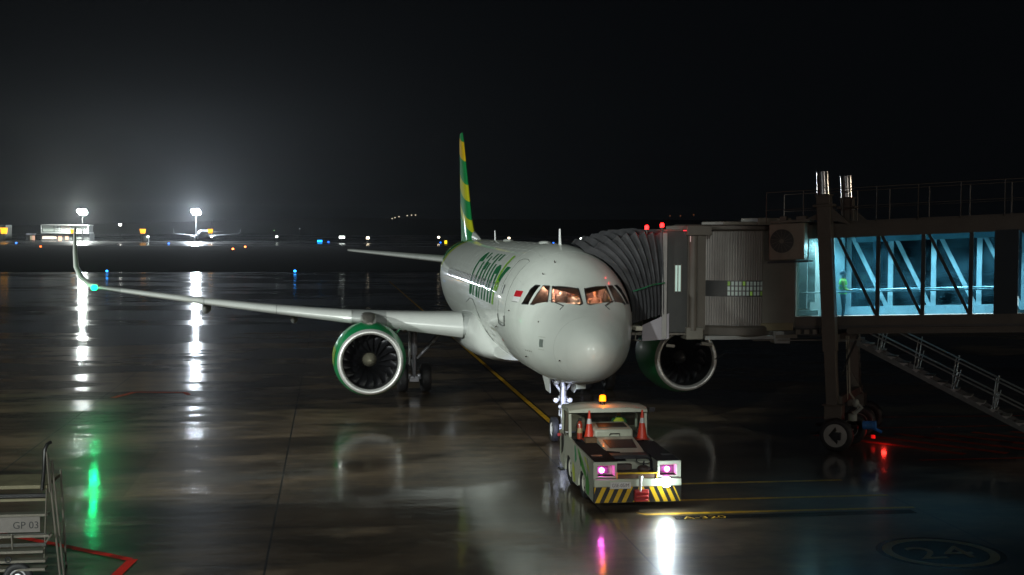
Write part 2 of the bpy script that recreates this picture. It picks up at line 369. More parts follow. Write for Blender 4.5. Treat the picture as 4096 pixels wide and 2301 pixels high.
small_light('taxiway_light', (520, 74.5, .5), .45, (.06, .25, 1), 3, 'blue light left of the brightest mast below the far wingtip', 'taxiway light')
small_light('taxiway_light', (160.1, 39.6, .35), .17, (.02, .3, 1), 9, 'blue taxiway light near the wingtip on the left', 'taxiway light')
small_light('taxiway_light', (160.3, 12.4, .35), .2, (.02, .3, 1), 9, 'blue taxiway light standing alone left of the tailplane', 'taxiway light')
small_light('runway_light', (421, 105, .4), .36, (1, .12, .02), 6, 'small orange light at ground level below the long far building', 'ground light', group='orange ground lights')
small_light('runway_light', (378.4, 37.6, .4), .36, (1, .2, .05), 8, 'larger orange light at ground level right of the brightest mast', 'ground light', group='orange ground lights')
small_light('runway_light', (429.6, 37.1, .4), .36, (1, .2, .05), 6, 'farther orange light right of its larger twin', 'ground light', group='orange ground lights')
small_light('lit_sign', (604.6, -50, .6), .5, (1, .7, .02), 2, 'small upright yellow sign lit beside the tail fin', 'sign', box=(.2, .6, .9))
for i, (x, y, z) in enumerate(((1774, -79, 22.8), (1774, -83, 24.2), (1773, -88.5, 25.6), (1772, -100, 27.1), (1771, -106, 27.8), (1770, -111.5, 27.9), (1720, -466, 28.6), (1718, -480.5, 28.6), (1715, -499, 30.1))):
    o = i < 6
    e = small_light('hillside_lamp', (x, y, z), 1.0, (1, .85, .6) if o else (1, .3, .1), .9 if o else .16,
        (('leftmost and dimmest', 'second', 'third', 'fourth', 'fifth', 'rightmost')[i] + ' pale lamp of the row on the dark hillside left of the fin' if o else ('left', 'middle', 'right')[i - 6] + ' one of three faint orange hill lamps above the red beacons'), 'hill lamp', True,
        'pale hillside lamps' if o else 'faint orange hillside lamps')

M_bw = mat('far_building_wall', (.22, .23, .22), .6); M_br = mat('far_building_trim', (.6, .62, .6), .5)
WI = glow('warm_window', (1, .55, .38), .9); WC = glow('pale_window', (1, .8, .66), 1.2); WU = glow('dim_window', (.36, .4, .36), .30)
b = empty('terminal_building', (684, 149, 0), 0, 'long low far building with a glazed upper floor and pinkish lit windows', 'building')
g = G(); g.box((0, -13, 0), (14, 12.4, 3.9)); g.box((.6, -12.3, 4.6), (14, 11.8, 8.3)); g.build('wall', M_bw, b)
g = G(); g.box((-.8, -12.6, 3.9), (14.3, 12.2, 4.6)); g.build('balcony', M_br, b)
g = G(); g.box((-.8, -12.6, 8.3), (14.3, 12.2, 8.6)); g.build('roof', M_br, b)
for y in (-12.4, 11.9): g = G(); g.box((-.6, y - .15, 4.6), (-.3, y + .35, 8.3)); g.build('column', M_br, b)
for y0, y1, w in ((-3, 2.2, 1), (2.4, 3.4, 0), (4.2, 5.6, 0), (-6, -3.4, 0), (-11.5, -6.3, 0), (5.9, 11.5, 0)):
    g = G(); g.box((.45, y0, 4.9), (.62, y1, 8.0)); g.build('upper_window', WU if w == 0 else glow('upper_lit', (.6, .5, .42), .4), b)
for k in range(13):
    y = -3.0 + k * .62; g = G(); g.box((.2, y, 4.7), (.4, y + (.22 if k % 3 else .4), 8.1)); g.build('mullion', M_br, b)
for y0, y1, z0, z1, m_ in ((5.4, 11.6, .9, 2.4, WC), (4.4, 5.2, 1, 2.3, WC), (1.5, 3.4, -.0, 2.5, WI), (-1.9, -.2, .5, 2.5, WI), (-9, -6, .9, 1.9, WU)):
    g = G(); g.box((-.1, y0, z0), (.1, y1, z1)); g.build('window', m_, b)
b = empty('kiosk', (685, 167, 0), 0, 'small kiosk with a pale flat roof left of the long far building', 'kiosk')
g = G(); g.box((0, -2.2, 0), (4, 2.2, 2.9)); g.build('wall', M_bw, b)
g = G(); g.box((-.5, -2.5, 3.0), (4.4, 2.0, 4.0)); g.build('roof', mat('kiosk_roof', (.5, .5, .6), .5), b)
g = G(); g.box((-.1, -2.3, .3), (.05, -.9, 2.6)); g.build('window', WI, b)
g = G(); g.box((-.1, -.8, .3), (.05, .2, 2.6)); g.build('window', glow('kiosk_green', (.6, .62, .4), .5), b)
b = empty('hangar_building', (688, 186, 0), 0, 'dark building cut by the left edge of the view', 'building')
g = G(); g.box((0, -5.5, 0), (14, 14, 8.4)); g.build('wall', M_bw, b)
g = G(); g.box((-.8, -6.2, 3.7), (0, 14, 4.3)); g.build('balcony', M_br, b)
for y in (-6.1, -2.4, 1.5): g = G(); g.box((-.5, y, 4.3), (-.2, y + .2, 8.4)); g.build('column', M_br, b)
b = empty('cabin', (626, 99, 0), 0, 'small white cabin under a glowing yellow sign', 'cabin')
g = G(); g.box((0, -1.7, 0), (3, 1.7, 3.1)); g.build('wall', M_br, b); g = G(); g.box((-.2, -1.9, 3.1), (3.2, 1.9, 3.35)); g.build('roof', M_bw, b)
g = G(); g.box((-.05, -1.2, 1.2), (.0, .2, 2.3)); g.build('window', WU, b)
# low dark hill carrying the faint lamps
g = G(); rows = []
for i, (dx, h) in enumerate(((0, 0), (60, 12), (140, 20), (260, 26), (420, 30), (700, 22))):
    rows.append([(1650 + dx, y, -2 + h * (.55 + .45 * noise.noise(Vector((y * .0022, dx * .01, 3))) + .35) * (1 if y < 60 else max(.12, 1 - (y - 60) / 700))) for y in range(-1200, 1201, 60)])
g.loft(rows, 0, (False, False), closed=False)
tag(g.build('hill', mat('dark_hill', (.008, .009, .008), .95, spec=0), smooth=60), kind='structure')
# ------------------------------------------------------------------ people
def person(name, label, loc, rz, pose, shirt, trousers, hair, vest=None, group=None, scale=1.0, cap=None):
    """one continuous skinned body; x = to its left, y = forward"""
    J = {'pel': (0, 0, .95), 'bel': (0, .0, 1.12), 'che': (0, 0, 1.34), 'neck': (0, 0, 1.50), 'jaw': (0, .025, 1.58), 'head': (0, .015, 1.67), 'crown': (0, 0, 1.745)}
    rad = {'pel': (.15, .11), 'bel': (.135, .1), 'che': (.165, .11), 'neck': (.055, .055), 'jaw': (.062, .068), 'head': (.078, .092), 'crown': (.05, .062)}
    E_ = [('pel', 'bel'), ('bel', 'che'), ('che', 'neck'), ('neck', 'jaw'), ('jaw', 'head'), ('head', 'crown')]
    for s, t in ((1, 'L'), (-1, 'R')):
        J['sh' + t] = (.18 * s, 0, 1.43); rad['sh' + t] = (.06, .06); J['hip' + t] = (.095 * s, 0, .90); rad['hip' + t] = (.088, .092)
        if pose == 'sit':
            J['kn' + t] = (.12 * s, .45, .92); J['an' + t] = (.12 * s, .50, .50); J['to' + t] = (.13 * s, .66, .46)
            J['el' + t] = (.25 * s, .10, 1.16); J['wr' + t] = (.16 * s, .33, 1.20); J['ha' + t] = (.14 * s, .40, 1.21)
        else:
            J['kn' + t] = (.10 * s, .03, .50); J['an' + t] = (.10 * s, -.02, .09); J['to' + t] = (.11 * s, .15, .04)
            if pose == 'hold':
                J['el' + t] = (.24 * s, .03, 1.16); J['wr' + t] = (.15 * s, .24, 1.10); J['ha' + t] = (.12 * s, .31, 1.10)
            else:
                J['el' + t] = (.24 * s, -.02, 1.16); J['wr' + t] = (.25 * s, .04, .93); J['ha' + t] = (.25 * s, .05, .86)
        for k, r_ in (('kn', (.06, .062)), ('an', (.04, .045)), ('to', (.038, .03)), ('el', (.045, .045)), ('wr', (.028, .03)), ('ha', (.036, .02))): rad[k + t] = r_
        E_ += [('che', 'sh' + t), ('sh' + t, 'el' + t), ('el' + t, 'wr' + t), ('wr' + t, 'ha' + t), ('pel', 'hip' + t), ('hip' + t, 'kn' + t), ('kn' + t, 'an' + t), ('an' + t, 'to' + t)]
    ks = list(J); me = bpy.data.meshes.new('sk'); me.from_pydata([J[k] for k in ks], [(ks.index(a), ks.index(b)) for a, b in E_], [])
    o = bpy.data.objects.new('sk', me); COL.objects.link(o)
    o.modifiers.new('s', 'SKIN'); sv = me.skin_vertices[0].data
    for i, k in enumerate(ks): sv[i].radius = rad[k]; sv[i].use_root = (k == 'pel')
    sb = o.modifiers.new('u', 'SUBSURF'); sb.levels = 2
    dg = bpy.context.evaluated_depsgraph_get(); b = bpy.data.meshes.new_from_object(o.evaluated_get(dg)); bpy.data.objects.remove(o)
    V_ = [v.co.copy() for v in b.vertices]; F_ = [tuple(p.vertices) for p in b.polygons]
    # nose, ears and five curled fingers with a thumb on each palm
    g = G()
    hy = J['head'][1]
    g.ball((0, hy + .088, 1.645), .014, 0, 8, (1, 1.2, 1.7)); g.ball((0, hy + .078, 1.605), .016, 0, 8, (1.3, .5, .4))
    for s in (1, -1): g.ball((.077 * s, hy, 1.65), .02, 0, 8, (.4, .8, 1.4)); g.ball((.028 * s, hy + .078, 1.668), .009, 0, 8)
    for s, t in ((1, 'L'), (-1, 'R')):
        h = Vector(J['ha' + t]); d = (h - Vector(J['wr' + t])).normalized(); sd = Vector((1, 0, 0)) if abs(d.x) < .7 else Vector((0, 1, 0))
        for q in range(4):
            o_ = h + sd * (.012 * (q - 1.5) * 1.6); ln = (.062, .075, .07, .055)[q]
            g.tube([o_ - d * .01, o_ + d * ln * .5, o_ + d * ln + Vector((0, 0, -.025))], [.010, .009, .007], 6)
        g.tube([h - d * .03 - sd * s * .03, h - sd * s * .05 + d * .01, h - sd * s * .052 + d * .04], [.011, .010, .008], 6)
    n0 = len(V_); V_ += [Vector(v) for v in g.v]; F_ += [tuple(i + n0 for i in f) for f in g.f]
    me2 = bpy.data.meshes.new(name); me2.from_pydata(V_, [], F_)
    for mm in (mat('skin', (.42, .22, .13), .5), shirt, trousers, M_black): me2.materials.append(mm)
    for p in me2.polygons:
        c = p.center; wrist = min((c - Vector(J['wrL'])).length, (c - Vector(J['wrR'])).length, (c - Vector(J['haL'])).length, (c - Vector(J['haR'])).length)
        ank = min((c - Vector(J['toL'])).length, (c - Vector(J['toR'])).length)
        p.material_index = 0 if (c.z > 1.515 or wrist < .085 or (p.vertices[0] >= n0)) else 3 if ank < .15 else 2 if (c.z < 1.0 or (pose == 'sit' and c.y > .13 and c.z < 1.03)) else 1
        p.use_smooth = True
    b = bpy.data.objects.new(name, me2); COL.objects.link(b); bpy.data.meshes.remove(bpy.data.meshes['sk']) if 'sk' in bpy.data.meshes else None
    b.location = loc; b.rotation_euler = (0, 0, rz); b.scale = (scale,) * 3
    tag(b, label, 'person', group)
    g = G(); rr = []
    for i in range(6):
        a = i / 5 * 1.45; rr.append([(.088 * math.cos(a) * math.cos(t), -.012 + .105 * math.cos(a) * math.sin(t), 1.668 + .10 * math.sin(a) + (.012 if math.sin(t) > .3 else -.03 * (1 - math.sin(t)) * (i == 0))) for t in [2 * math.pi * k / 14 for k in range(14)]])
    g.loft(rr, 0, (False, True)); g.build('cap' if cap else 'hair', cap or hair, b)
    if vest:
        g = G(); rr = []
        for z, rx, ry in ((.98, .175, .135), (1.1, .165, .130), (1.22, .178, .134), (1.34, .200, .140), (1.43, .17, .115), (1.47, .09, .085)):
            rr.append([(rx * math.cos(t), ry * math.sin(t), z) for t in [2 * math.pi * k / 16 for k in range(16)]])
        g.loft(rr[:3], 0, (False, False)); g.loft(rr[2:], 0, (False, False)); g.build('vest', vest, b)
        g = G()
        for z, rx, ry in ((1.08, .170, .136), (1.24, .186, .140)):
            g.loft([[(rx * math.cos(t), ry * math.sin(t), z + dz) for t in [2 * math.pi * k / 16 for k in range(16)]] for dz in (0, .05)], 0, (False, False))
        g.build('reflective_band', mat('reflective_band', (.7, .7, .68), .3), b)
    return b

# ------------------------------------------------------------------ airliner
FT = [(0, 3.12, 3.08, .02), (.03, 3.28, 2.93, .17), (.1, 3.40, 2.80, .31), (.25, 3.55, 2.62, .49), (.5, 3.74, 2.42, .72), (.9, 3.97, 2.22, .98), (1.3, 4.18, 2.10, 1.19), (1.7, 4.40, 2.02, 1.36), (2.1, 4.72, 1.96, 1.49), (2.5, 5.06, 1.92, 1.60), (3.0, 5.42, 1.88, 1.71), (3.6, 5.68, 1.85, 1.82), (4.4, 5.85, 1.83, 1.90), (5.4, 5.95, 1.82, 1.95), (6.8, 5.98, 1.82, 1.975), (23.5, 5.98, 1.82, 1.975), (25.5, 5.98, 1.92, 1.96), (28, 5.97, 2.36, 1.86), (30.5, 5.93, 3.02, 1.62), (33, 5.84, 3.75, 1.20), (35, 5.70, 4.35, .78), (36.6, 5.55, 4.78, .42), (37.5, 5.35, 5.0, .12)]
FT = [(a, b + .15, c + .15, d * (.985 if 2 <= i < 10 else 1)) for i, (a, b, c, d) in enumerate(FT)]
def fus(x):
    x = min(max(x, 0), 37.49); i = max(k for k in range(len(FT) - 1) if FT[k][0] <= x)
    def tan(k, c):
        if k == 0: return (FT[1][c] - FT[0][c]) / (FT[1][0] - FT[0][0])
        if k >= len(FT) - 1: return (FT[-1][c] - FT[-2][c]) / (FT[-1][0] - FT[-2][0])
        a = (FT[k][c] - FT[k - 1][c]) / (FT[k][0] - FT[k - 1][0]); b = (FT[k + 1][c] - FT[k][c]) / (FT[k + 1][0] - FT[k][0])
        return 2 * a * b / (a + b) if a * b > 0 else 0
    h = FT[i + 1][0] - FT[i][0]; s = (x - FT[i][0]) / h; out = []
    for c in (1, 2, 3):
        out.append(FT[i][c] * (1 + 2 * s) * (1 - s) ** 2 + h * tan(i, c) * s * (1 - s) ** 2 + FT[i + 1][c] * s * s * (3 - 2 * s) + h * tan(i + 1, c) * s * s * (s - 1))
    return out
def surf(x, th, off=0):
    t, b, w = fus(x); a = R(th); hh = (t - b) / 2
    n = Vector((0, math.cos(a) * hh, math.sin(a) * w)).normalized()
    return Vector((x, w * math.cos(a), (t + b) / 2 + hh * math.sin(a))) + n * off
def surz(x, z, off=0, side=1):
    t, b, w = fus(x); th = math.degrees(math.asin(max(-1, min(1, (z - (t + b) / 2) / ((t - b) / 2)))))
    p = surf(x, th, off); p.y *= side; return p

# body paint: white, with green and lime bands sweeping round the tail
M_body = mat('airliner_body_paint', (.66, .70, .655), .48, 0, .035, .8, coat=.7, dirt=.10)
nt = M_body.node_tree; p_ = nt.nodes['Principled BSDF']; src = p_.inputs['Base Color'].links[0].from_socket
tc = N(nt, 'ShaderNodeTexCoord'); sx = N(nt, 'ShaderNodeSeparateXYZ'); link(nt, tc.outputs['Object'], sx.inputs[0])
mm = N(nt, 'ShaderNodeMath', operation='MULTIPLY_ADD'); mm.inputs[1].default_value = 1.15; link(nt, sx.outputs['Z'], mm.inputs[0]); link(nt, sx.outputs['X'], mm.inputs[2])
cr = N(nt, 'ShaderNodeValToRGB'); cr.color_ramp.interpolation = 'CONSTANT'; mr = N(nt, 'ShaderNodeMapRange')
mr.inputs['From Min'].default_value = 33; mr.inputs['From Max'].default_value = 50; link(nt, mm.outputs[0], mr.inputs['Value']); link(nt, mr.outputs[0], cr.inputs['Fac'])
el = cr.color_ramp.elements; el[0].color = (0, 0, 0, 0); el[1].position = .03; el[1].color = (.42, .52, .02, 1)
for pos, c in ((.10, (.008, .24, .075, 1)), (.22, (.42, .52, .02, 1)), (.30, (.008, .24, .075, 1)), (.45, (.42, .5, .02, 1)), (.55, (.008, .24, .075, 1))):
    e_ = el.new(pos); e_.color = c
mx = N(nt, 'ShaderNodeMixRGB'); link(nt, cr.outputs['Alpha'], mx.inputs['Fac']); link(nt, src, mx.inputs['Color1']); link(nt, cr.outputs['Color'], mx.inputs['Color2']); link(nt, mx.outputs['Color'], p_.inputs['Base Color'])

A = empty('airliner', (0, 0, 0), 0, 'large white airliner with green lettering, striped tail and green engines at the jet bridge', 'airliner')
xs = [0, .01, .03, .06, .1, .17, .25, .37, .5, .7, .9, 1.1, 1.3, 1.5, 1.7, 1.9, 2.1, 2.3, 2.5, 2.75, 3, 3.3, 3.6, 4, 4.4, 4.9, 5.4, 6.1, 6.8] + [6.8 + 1.0 * k for k in range(1, 31)] + [37.2, 37.49]
NS = 96
g = G(); g.loft([[surf(x, 360 * k / NS) for k in range(NS)] for x in xs]); M_cav = mat('cockpit_lining', (.20, .16, .16), .6)
fo = g.build('fuselage', [M_body, M_black, M_cav], A, 50)
W1 = [(2.429, .764, 4.942), (2.125, .05, 4.888), (1.571, .05, 4.471), (1.527, .151, 4.44), (1.999, .887, 4.501)]
W2 = [(2.64, 1.022, 4.943), (2.487, .853, 4.941), (2.092, .984, 4.504), (2.443, 1.341, 4.408), (2.565, 1.397, 4.412)]
W3 = [(2.87, 1.215, 4.947), (2.72, 1.095, 4.944), (2.66, 1.455, 4.407), (2.98, 1.60, 4.397), (2.93, 1.36, 4.826)]
def onsurf(p, off=0): return surz(p[0], p[2], off)
cut = G()
cg = G(); cg.prism([(2.12, -.87, 3.8), (2.12, -.87, 4.52), (2.5, -.87, 4.86), (3.0, -.87, 5.18), (3.9, -.87, 5.36), (3.9, -.87, 3.8)], (0, 1.74, 0))
cut_objs = [cg.build('cutter', [M_cav], None, 0)]
WN = []
for poly in (W1, W2, W3):
    for s in (1, -1):
        P = [onsurf(p) for p in poly]; P = [Vector((p.x, p.y * s, p.z)) for p in P]
        n = Vector((0, 0, 0))
        for i in range(len(P)): n += (P[i] - P[0]).cross(P[(i + 1) % len(P)] - P[0])
        n.normalize(); c = sum(P, Vector()) / len(P)
        if n.dot(c - Vector((4, 0, 4))) < 0: n = -n
        WN.append((P, n, s)); q = G(); q.prism([p + n * .12 for p in P], -n * (.52 if poly is W1 else .80)); cut_objs.append(q.build('cutter', [M_black], None, 0))
c0 = cut_objs[0]
bm = bmesh.new(); bm.from_mesh(c0.data); print('CAV', len(bm.faces), bm.calc_volume(), [e for e in bm.edges if not e.is_manifold][:3]); bm.from_mesh(fo.data); print('FUS', bm.calc_volume()); bm.free()
for co in cut_objs[1:]:
    b = c0.modifiers.new('b', 'BOOLEAN'); b.object = co; b.operation = 'UNION'; b.solver = 'EXACT'; b.material_mode = 'TRANSFER'
b = fo.modifiers.new('b', 'BOOLEAN'); b.object = c0; b.operation = 'DIFFERENCE'; b.solver = 'EXACT'; b.material_mode = 'TRANSFER'
dg = bpy.context.evaluated_depsgraph_get(); newm = bpy.data.meshes.new_from_object(fo.evaluated_get(dg)); fo.modifiers.clear(); fo.data = newm; newm.name = 'fuselage'
for co in cut_objs: bpy.data.objects.remove(co)
print('CUT', len(newm.polygons), [sum(1 for p in newm.polygons if p.material_index==k) for k in range(len(newm.materials))])
newm.polygons.foreach_set('use_smooth', [True] * len(newm.polygons)); newm.set_sharp_from_angle(angle=R(30))
M_cg = glass('cockpit_glass', (.93, .90, .86), .05)
for P, n, s in WN:
    g = G(); g.prism([p - n * .02 for p in P], -n * .012); w_ = g.build('cockpit_window', M_cg, A, 0)
    g = G(); c = sum(P, Vector()) / len(P)
    outp = [surz((c + (p - c) * 1.0 + (p - c).normalized() * .035).x, (c + (p - c).normalized() * .035 + (p - c)).z, .008, s) for p in P]
    # frame as a thin dark rim just inside the opening
    for i in range(len(P)):
        a, b = P[i], P[(i + 1) % len(P)]; g.beam(a - n * .006, b - n * .006, .035, .02, 0, n)
    g.build('window_frame', M_black, w_, 0)
# cockpit inside
g = G(); g.box((1.98, -.95, 4.36), (2.30, .95, 4.46)); g.box((2.1, -.28, 4.1), (2.9, .28, 4.40)); g.build('instrument_panel', mat('cockpit_dark', (.05, .04, .035), .6), A, bevel=.03)
g = G(); g.box((3.72, -1.2, 3.85), (3.86, 1.2, 5.4)); g.build('cockpit_bulkhead', mat('cockpit_purple_grey', (.27, .22, .25), .6), A)
g = G()
for k in range(7): g.box((3.5, .55, 4.52 + k * .07), (3.7, 1.15, 4.555 + k * .07))
g.build('louvred_panel', mat('cockpit_cream', (.6, .5, .4), .5), A)
g = G(); g.box((2.75, .28, 4.35), (2.88, .62, 4.66)); g.ball((2.83, .43, 4.68), .14, 0, 14, (.5, 1, 1)); g.build('pilot_seat', M_black, A, bevel=.03)
g = G(); g.box((3.1, -.86, 3.9), (3.22, -.36, 4.55)); g.build('pilot_seat', mat('seat_tan', (.16, .11, .08), .7), A, bevel=.04)
g = G(); g.ball((2.62, -.93, 4.58), .045, 0, 8); g.build('yellow_life_vest', mat('vest_yellow', (.8, .65, .02), .6), A)
lamp('cockpit_light', 'POINT', (2.72, -.05, 5.05), 1500, (1, .55, .36), .08)
lamp('cockpit_light', 'POINT', (2.6, .6, 4.78), 90, (1, .55, .36), .05)
M_shirt = mat('white_shirt', (.8, .76, .72), .7)
p1 = person('person', 'pilot in white shirt with gold shoulder boards behind the brightly lit windscreen', (3.05, .06, 3.14), R(90), 'hold', M_shirt, M_black, M_black, scale=.985)
g = G()
for s in (1, -1): g.box((.10 * s - .035, -.04, 1.475), (.10 * s + .035, .05, 1.50))
g.build('shoulder_board', mat('gold_braid', (.7, .35, .03), .4), p1)
person('person', 'second pilot in brown, turned sideways behind the port windscreen', (2.98, -.60, 3.14), R(60), 'sit', mat('brown_jacket', (.22, .13, .10), .7), M_black, mat('brown_hair', (.07, .035, .02), .6), scale=.985)

# lettering: strokes given as (angle round the body, aft edge, fore edge)
def strokes(name, m_, sl, off=.007, fat=.045):
    g = G(); sl = [[(t, a + fat, b - fat) for t, a, b in st] for st in sl]
    for st in sl:
        for (t0, a0, b0), (t1, a1, b1) in zip(st, st[1:]):
            n = max(1, int(abs(t1 - t0) / 2.5))
            for k in range(n):
                u0, u1 = k / n, (k + 1) / n; L = lambda a, b, u: a + (b - a) * u
                q = [surf(L(a0, a1, u0), L(t0, t1, u0), off), surf(L(b0, b1, u0), L(t0, t1, u0), off), surf(L(b0, b1, u1), L(t0, t1, u1), off), surf(L(a0, a1, u1), L(t0, t1, u1), off)]
                g.add(q, [(0, 1, 2, 3)])
    return g.build(name, m_, A, 60)
w = .15
green = [
 [(53, 14.25, 14.0), (48, 14.55, 13.70), (42, 14.62, 13.45), (40, 14.62, 13.5), (39, 14.6, 14.25), (30, 14.5, 14.17), (20, 14.28, 13.98), (14, 14.10, 13.7), (13, 14.08, 13.25), (6, 13.85, 13.1), (3, 13.7, 13.35)],
 [(53, 13.22, 12.92), (44, 13.16, 12.88)], [(40, 13.10, 12.80), (3, 12.74, 12.44)],
 [(48, 12.28, 12.06), (40.5, 12.20, 11.9), (40, 12.20, 11.50), (32, 12.1, 11.42), (31, 12.08, 11.76), (12, 11.85, 11.52), (7, 11.8, 11.25), (3, 11.72, 11.3)],
 [(53, 11.42, 11.14), (44, 11.34, 11.06)], [(40, 11.26, 10.98), (3, 10.94, 10.66)],
 [(53, 10.56, 10.28), (3, 10.08, 9.80)],
 [(53, 9.76, 9.48), (44, 9.70, 9.42)], [(40, 9.62, 9.34), (3, 9.28, 9.00)],
 [(40, 8.5, 8.2), (37, 8.85, 7.85), (33, 8.85, 7.65), (31, 8.82, 7.60), (30, 8.80, 8.42), (3, 8.46, 8.16)], [(31, 7.92, 7.60), (3, 7.74, 7.44)],
 [(40, 6.62, 5.95), (34, 6.75, 6.2), (27, 6.88, 6.42), (24, 6.9, 6.48)], [(20, 6.75, 6.3), (13, 6.5, 6.05), (3, 6.32, 5.82)],
]
M_let = mat('lettering_green', (.001, .095, .030), .75, 0, .1, 1, spec=.15)
for a_, b_ in ((0, 1), (1, 3), (3, 4), (4, 6), (6, 7), (7, 9), (9, 11), (11, 12)): strokes('letter', M_let, green[a_:b_])
strokes('letter', mat('lettering_lime', (.14, .33, .01), .6, spec=.2), [[(53, 7.36, 7.08), (24, 7.22, 6.92), (3, 7.06, 6.78)], [(25, 6.9, 6.62), (20, 6.9, 6.4), (15, 6.8, 6.5)]], .010)
strokes('crown_stripe', mat('crown_lime', (.50, .56, .25), .4, coat=.3), [[(76, 29.5, 27.5), (78, 25, 22.5), (80, 19, 17.2), (82, 13.5, 12.6)]], .006)
# national flag, door outline, markings
def quad(name, m_, x0, x1, z0, z1, sk=0, off=.008, n=4):
    g = G()
    for i in range(n):
        for j in range(2):
            xa, xb = x0 + (x1 - x0) * i / n, x0 + (x1 - x0) * (i + 1) / n; za, zb = z0 + (z1 - z0) * j / 2, z0 + (z1 - z0) * (j + 1) / 2
            g.add([surz(xa, za, off), surz(xb, za, off), surz(xb, zb, off), surz(xa, zb, off)], [(0, 1, 2, 3)])
    return g.build(name, m_, A, 60)
quad('flag_marking', mat('flag_red', (.50, .01, .02), .4, coat=.3), 3.20, 3.72, 4.585, 4.76)
quad('flag_marking', mat('flag_white', (.75, .75, .75), .4, coat=.3), 3.20, 3.75, 4.44, 4.583)
quad('flag_marking', M_black, 3.28, 3.78, 4.425, 4.438)
M_sm = M_seam
def seamline(pts, r=.008, name='door_outline', m_=None): g = G(); g.tube([Vector(p) for p in pts], r, 4); return g.build(name, m_ or M_sm, A, 0)
def zz(x, z0, z1, n=10): return [surz(x, z0 + (z1 - z0) * k / n) for k in range(n + 1)]
door = zz(5.62, 3.78, 5.60) + [surz(5.3, 5.66), surz(4.8, 5.66)] + zz(4.45, 5.60, 3.78) + [surz(4.8, 3.70), surz(5.3, 3.70), surz(5.62, 3.78)]
seamline(door, .011)
seamline([surz(5.60, 3.95, .01), surz(5.55, 3.66, .01), surz(5.05, 3.62, .01), surz(4.55, 3.66, .01), surz(4.50, 3.95, .01)], .032, 'door_sill', mat('sill_grey', (.10, .11, .10), .5))
quad('door_window', M_black, 5.20, 5.34, 4.58, 4.86)
seamline([surf(.97, 360 * k / 48) for k in range(49)], .003, 'radome_seam', mat('radome_joint', (.30, .32, .30), .6))
quad('nose_hatch', mat('hatch_grey', (.16, .19, .17), .5), 1.42, 1.60, 3.26, 3.48)
quad('nose_hatch_frame', mat('hatch_mark', (.42, .44, .38), .5), 1.36, 1.66, 3.535, 3.55); quad('nose_hatch_frame', mat('hatch_mark', (.42, .44, .38), .5), 1.36, 1.66, 3.18, 3.195)
for (x, z, d) in ((.8, 2.95, (-.1, .06, -.01)), (3.0, 2.86, (-.12, .07, 0)), (3.0, 5.26, (-.08, .05, .05)), (3.26, 5.60, (-.05, .03, .07)), (3.9, 4.15, (-.06, .05, 0)), (1.9, 3.95, (-.03, .03, 0)), (6.3, 3.50, (-.16, .10, -.02))):
    p = surz(x, z); g = G(); g.tube([p, p + Vector(d) * .5, p + Vector(d) + Vector((-.05, 0, 0))], [.022, .016, .008], 6); g.build('sensor_probe', mat('probe_dark', (.08, .07, .06), .5), A)
quad('cargo_placard', mat('placard', (.45, .46, .38), .5), 6.9, 8.3, 3.28, 3.34); quad('cargo_placard', mat('placard_red', (.4, .1, .06), .5), 5.9, 6.1, 3.05, 3.12)
M_win = mat('cabin_window', (.16, .15, .15), .15, coat=.6)
wg = None
for k in range(32):
    x = 6.75 + .533 * k
    if 13.0 < x < 13.2: pass
    if wg is None:
        g = G(); c = surf(0 + 10, 16.2); pts = []
        for i in range(12):
            a = 2 * math.pi * i / 12; zz_ = 4.72 + .165 * math.copysign(abs(math.sin(a)) ** .7, math.sin(a)); xx = .11 * math.copysign(abs(math.cos(a)) ** .7, math.cos(a))
            q = surz(10, zz_, .012); pts.append((xx, q.y, q.z))
        g.add(pts, [tuple(range(12))]); wg = g.build('cabin_window', M_win, A, 0); wg.location = (x, 0, 0)
    else:
        o = wg.copy(); COL.objects.link(o); o.parent = A; o.location = (x, 0, 0)
# belly and wing-root fairing
g = G(); rr = []
for x, hw, zt, zb in ((10.3, 1.5, 2.6, 1.98), (11.0, 1.9, 3.1, 1.85), (11.8, 2.12, 3.6, 1.79), (12.8, 2.24, 3.75, 1.74), (14.5, 2.3, 3.72, 1.70), (17.5, 2.3, 3.5, 1.68), (19.5, 2.2, 3.3, 1.75), (21.5, 1.8, 3.0, 1.85), (23, 1.2, 2.7, 1.95)):
    zc = (zt + zb) / 2; rr.append([(x, hw * math.copysign(abs(math.cos(a)) ** .62, math.cos(a)), zc + (zt - zb) / 2 * math.copysign(abs(math.sin(a)) ** .75, math.sin(a))) for a in [2 * math.pi * k / 48 for k in range(48)]])
g.loft(rr); g.build('belly_fairing', M_white, A, 50)
seamline([surz(14.9, 3.8, .01), surz(13.6, 4.02, .01), surz(12.6, 4.02, .01), surz(11.9, 3.85, .01), surz(11.2, 3.5, .01), surz(10.6, 3.0, .01), surz(10.2, 2.7, .01)], .012, 'fairing_seam')
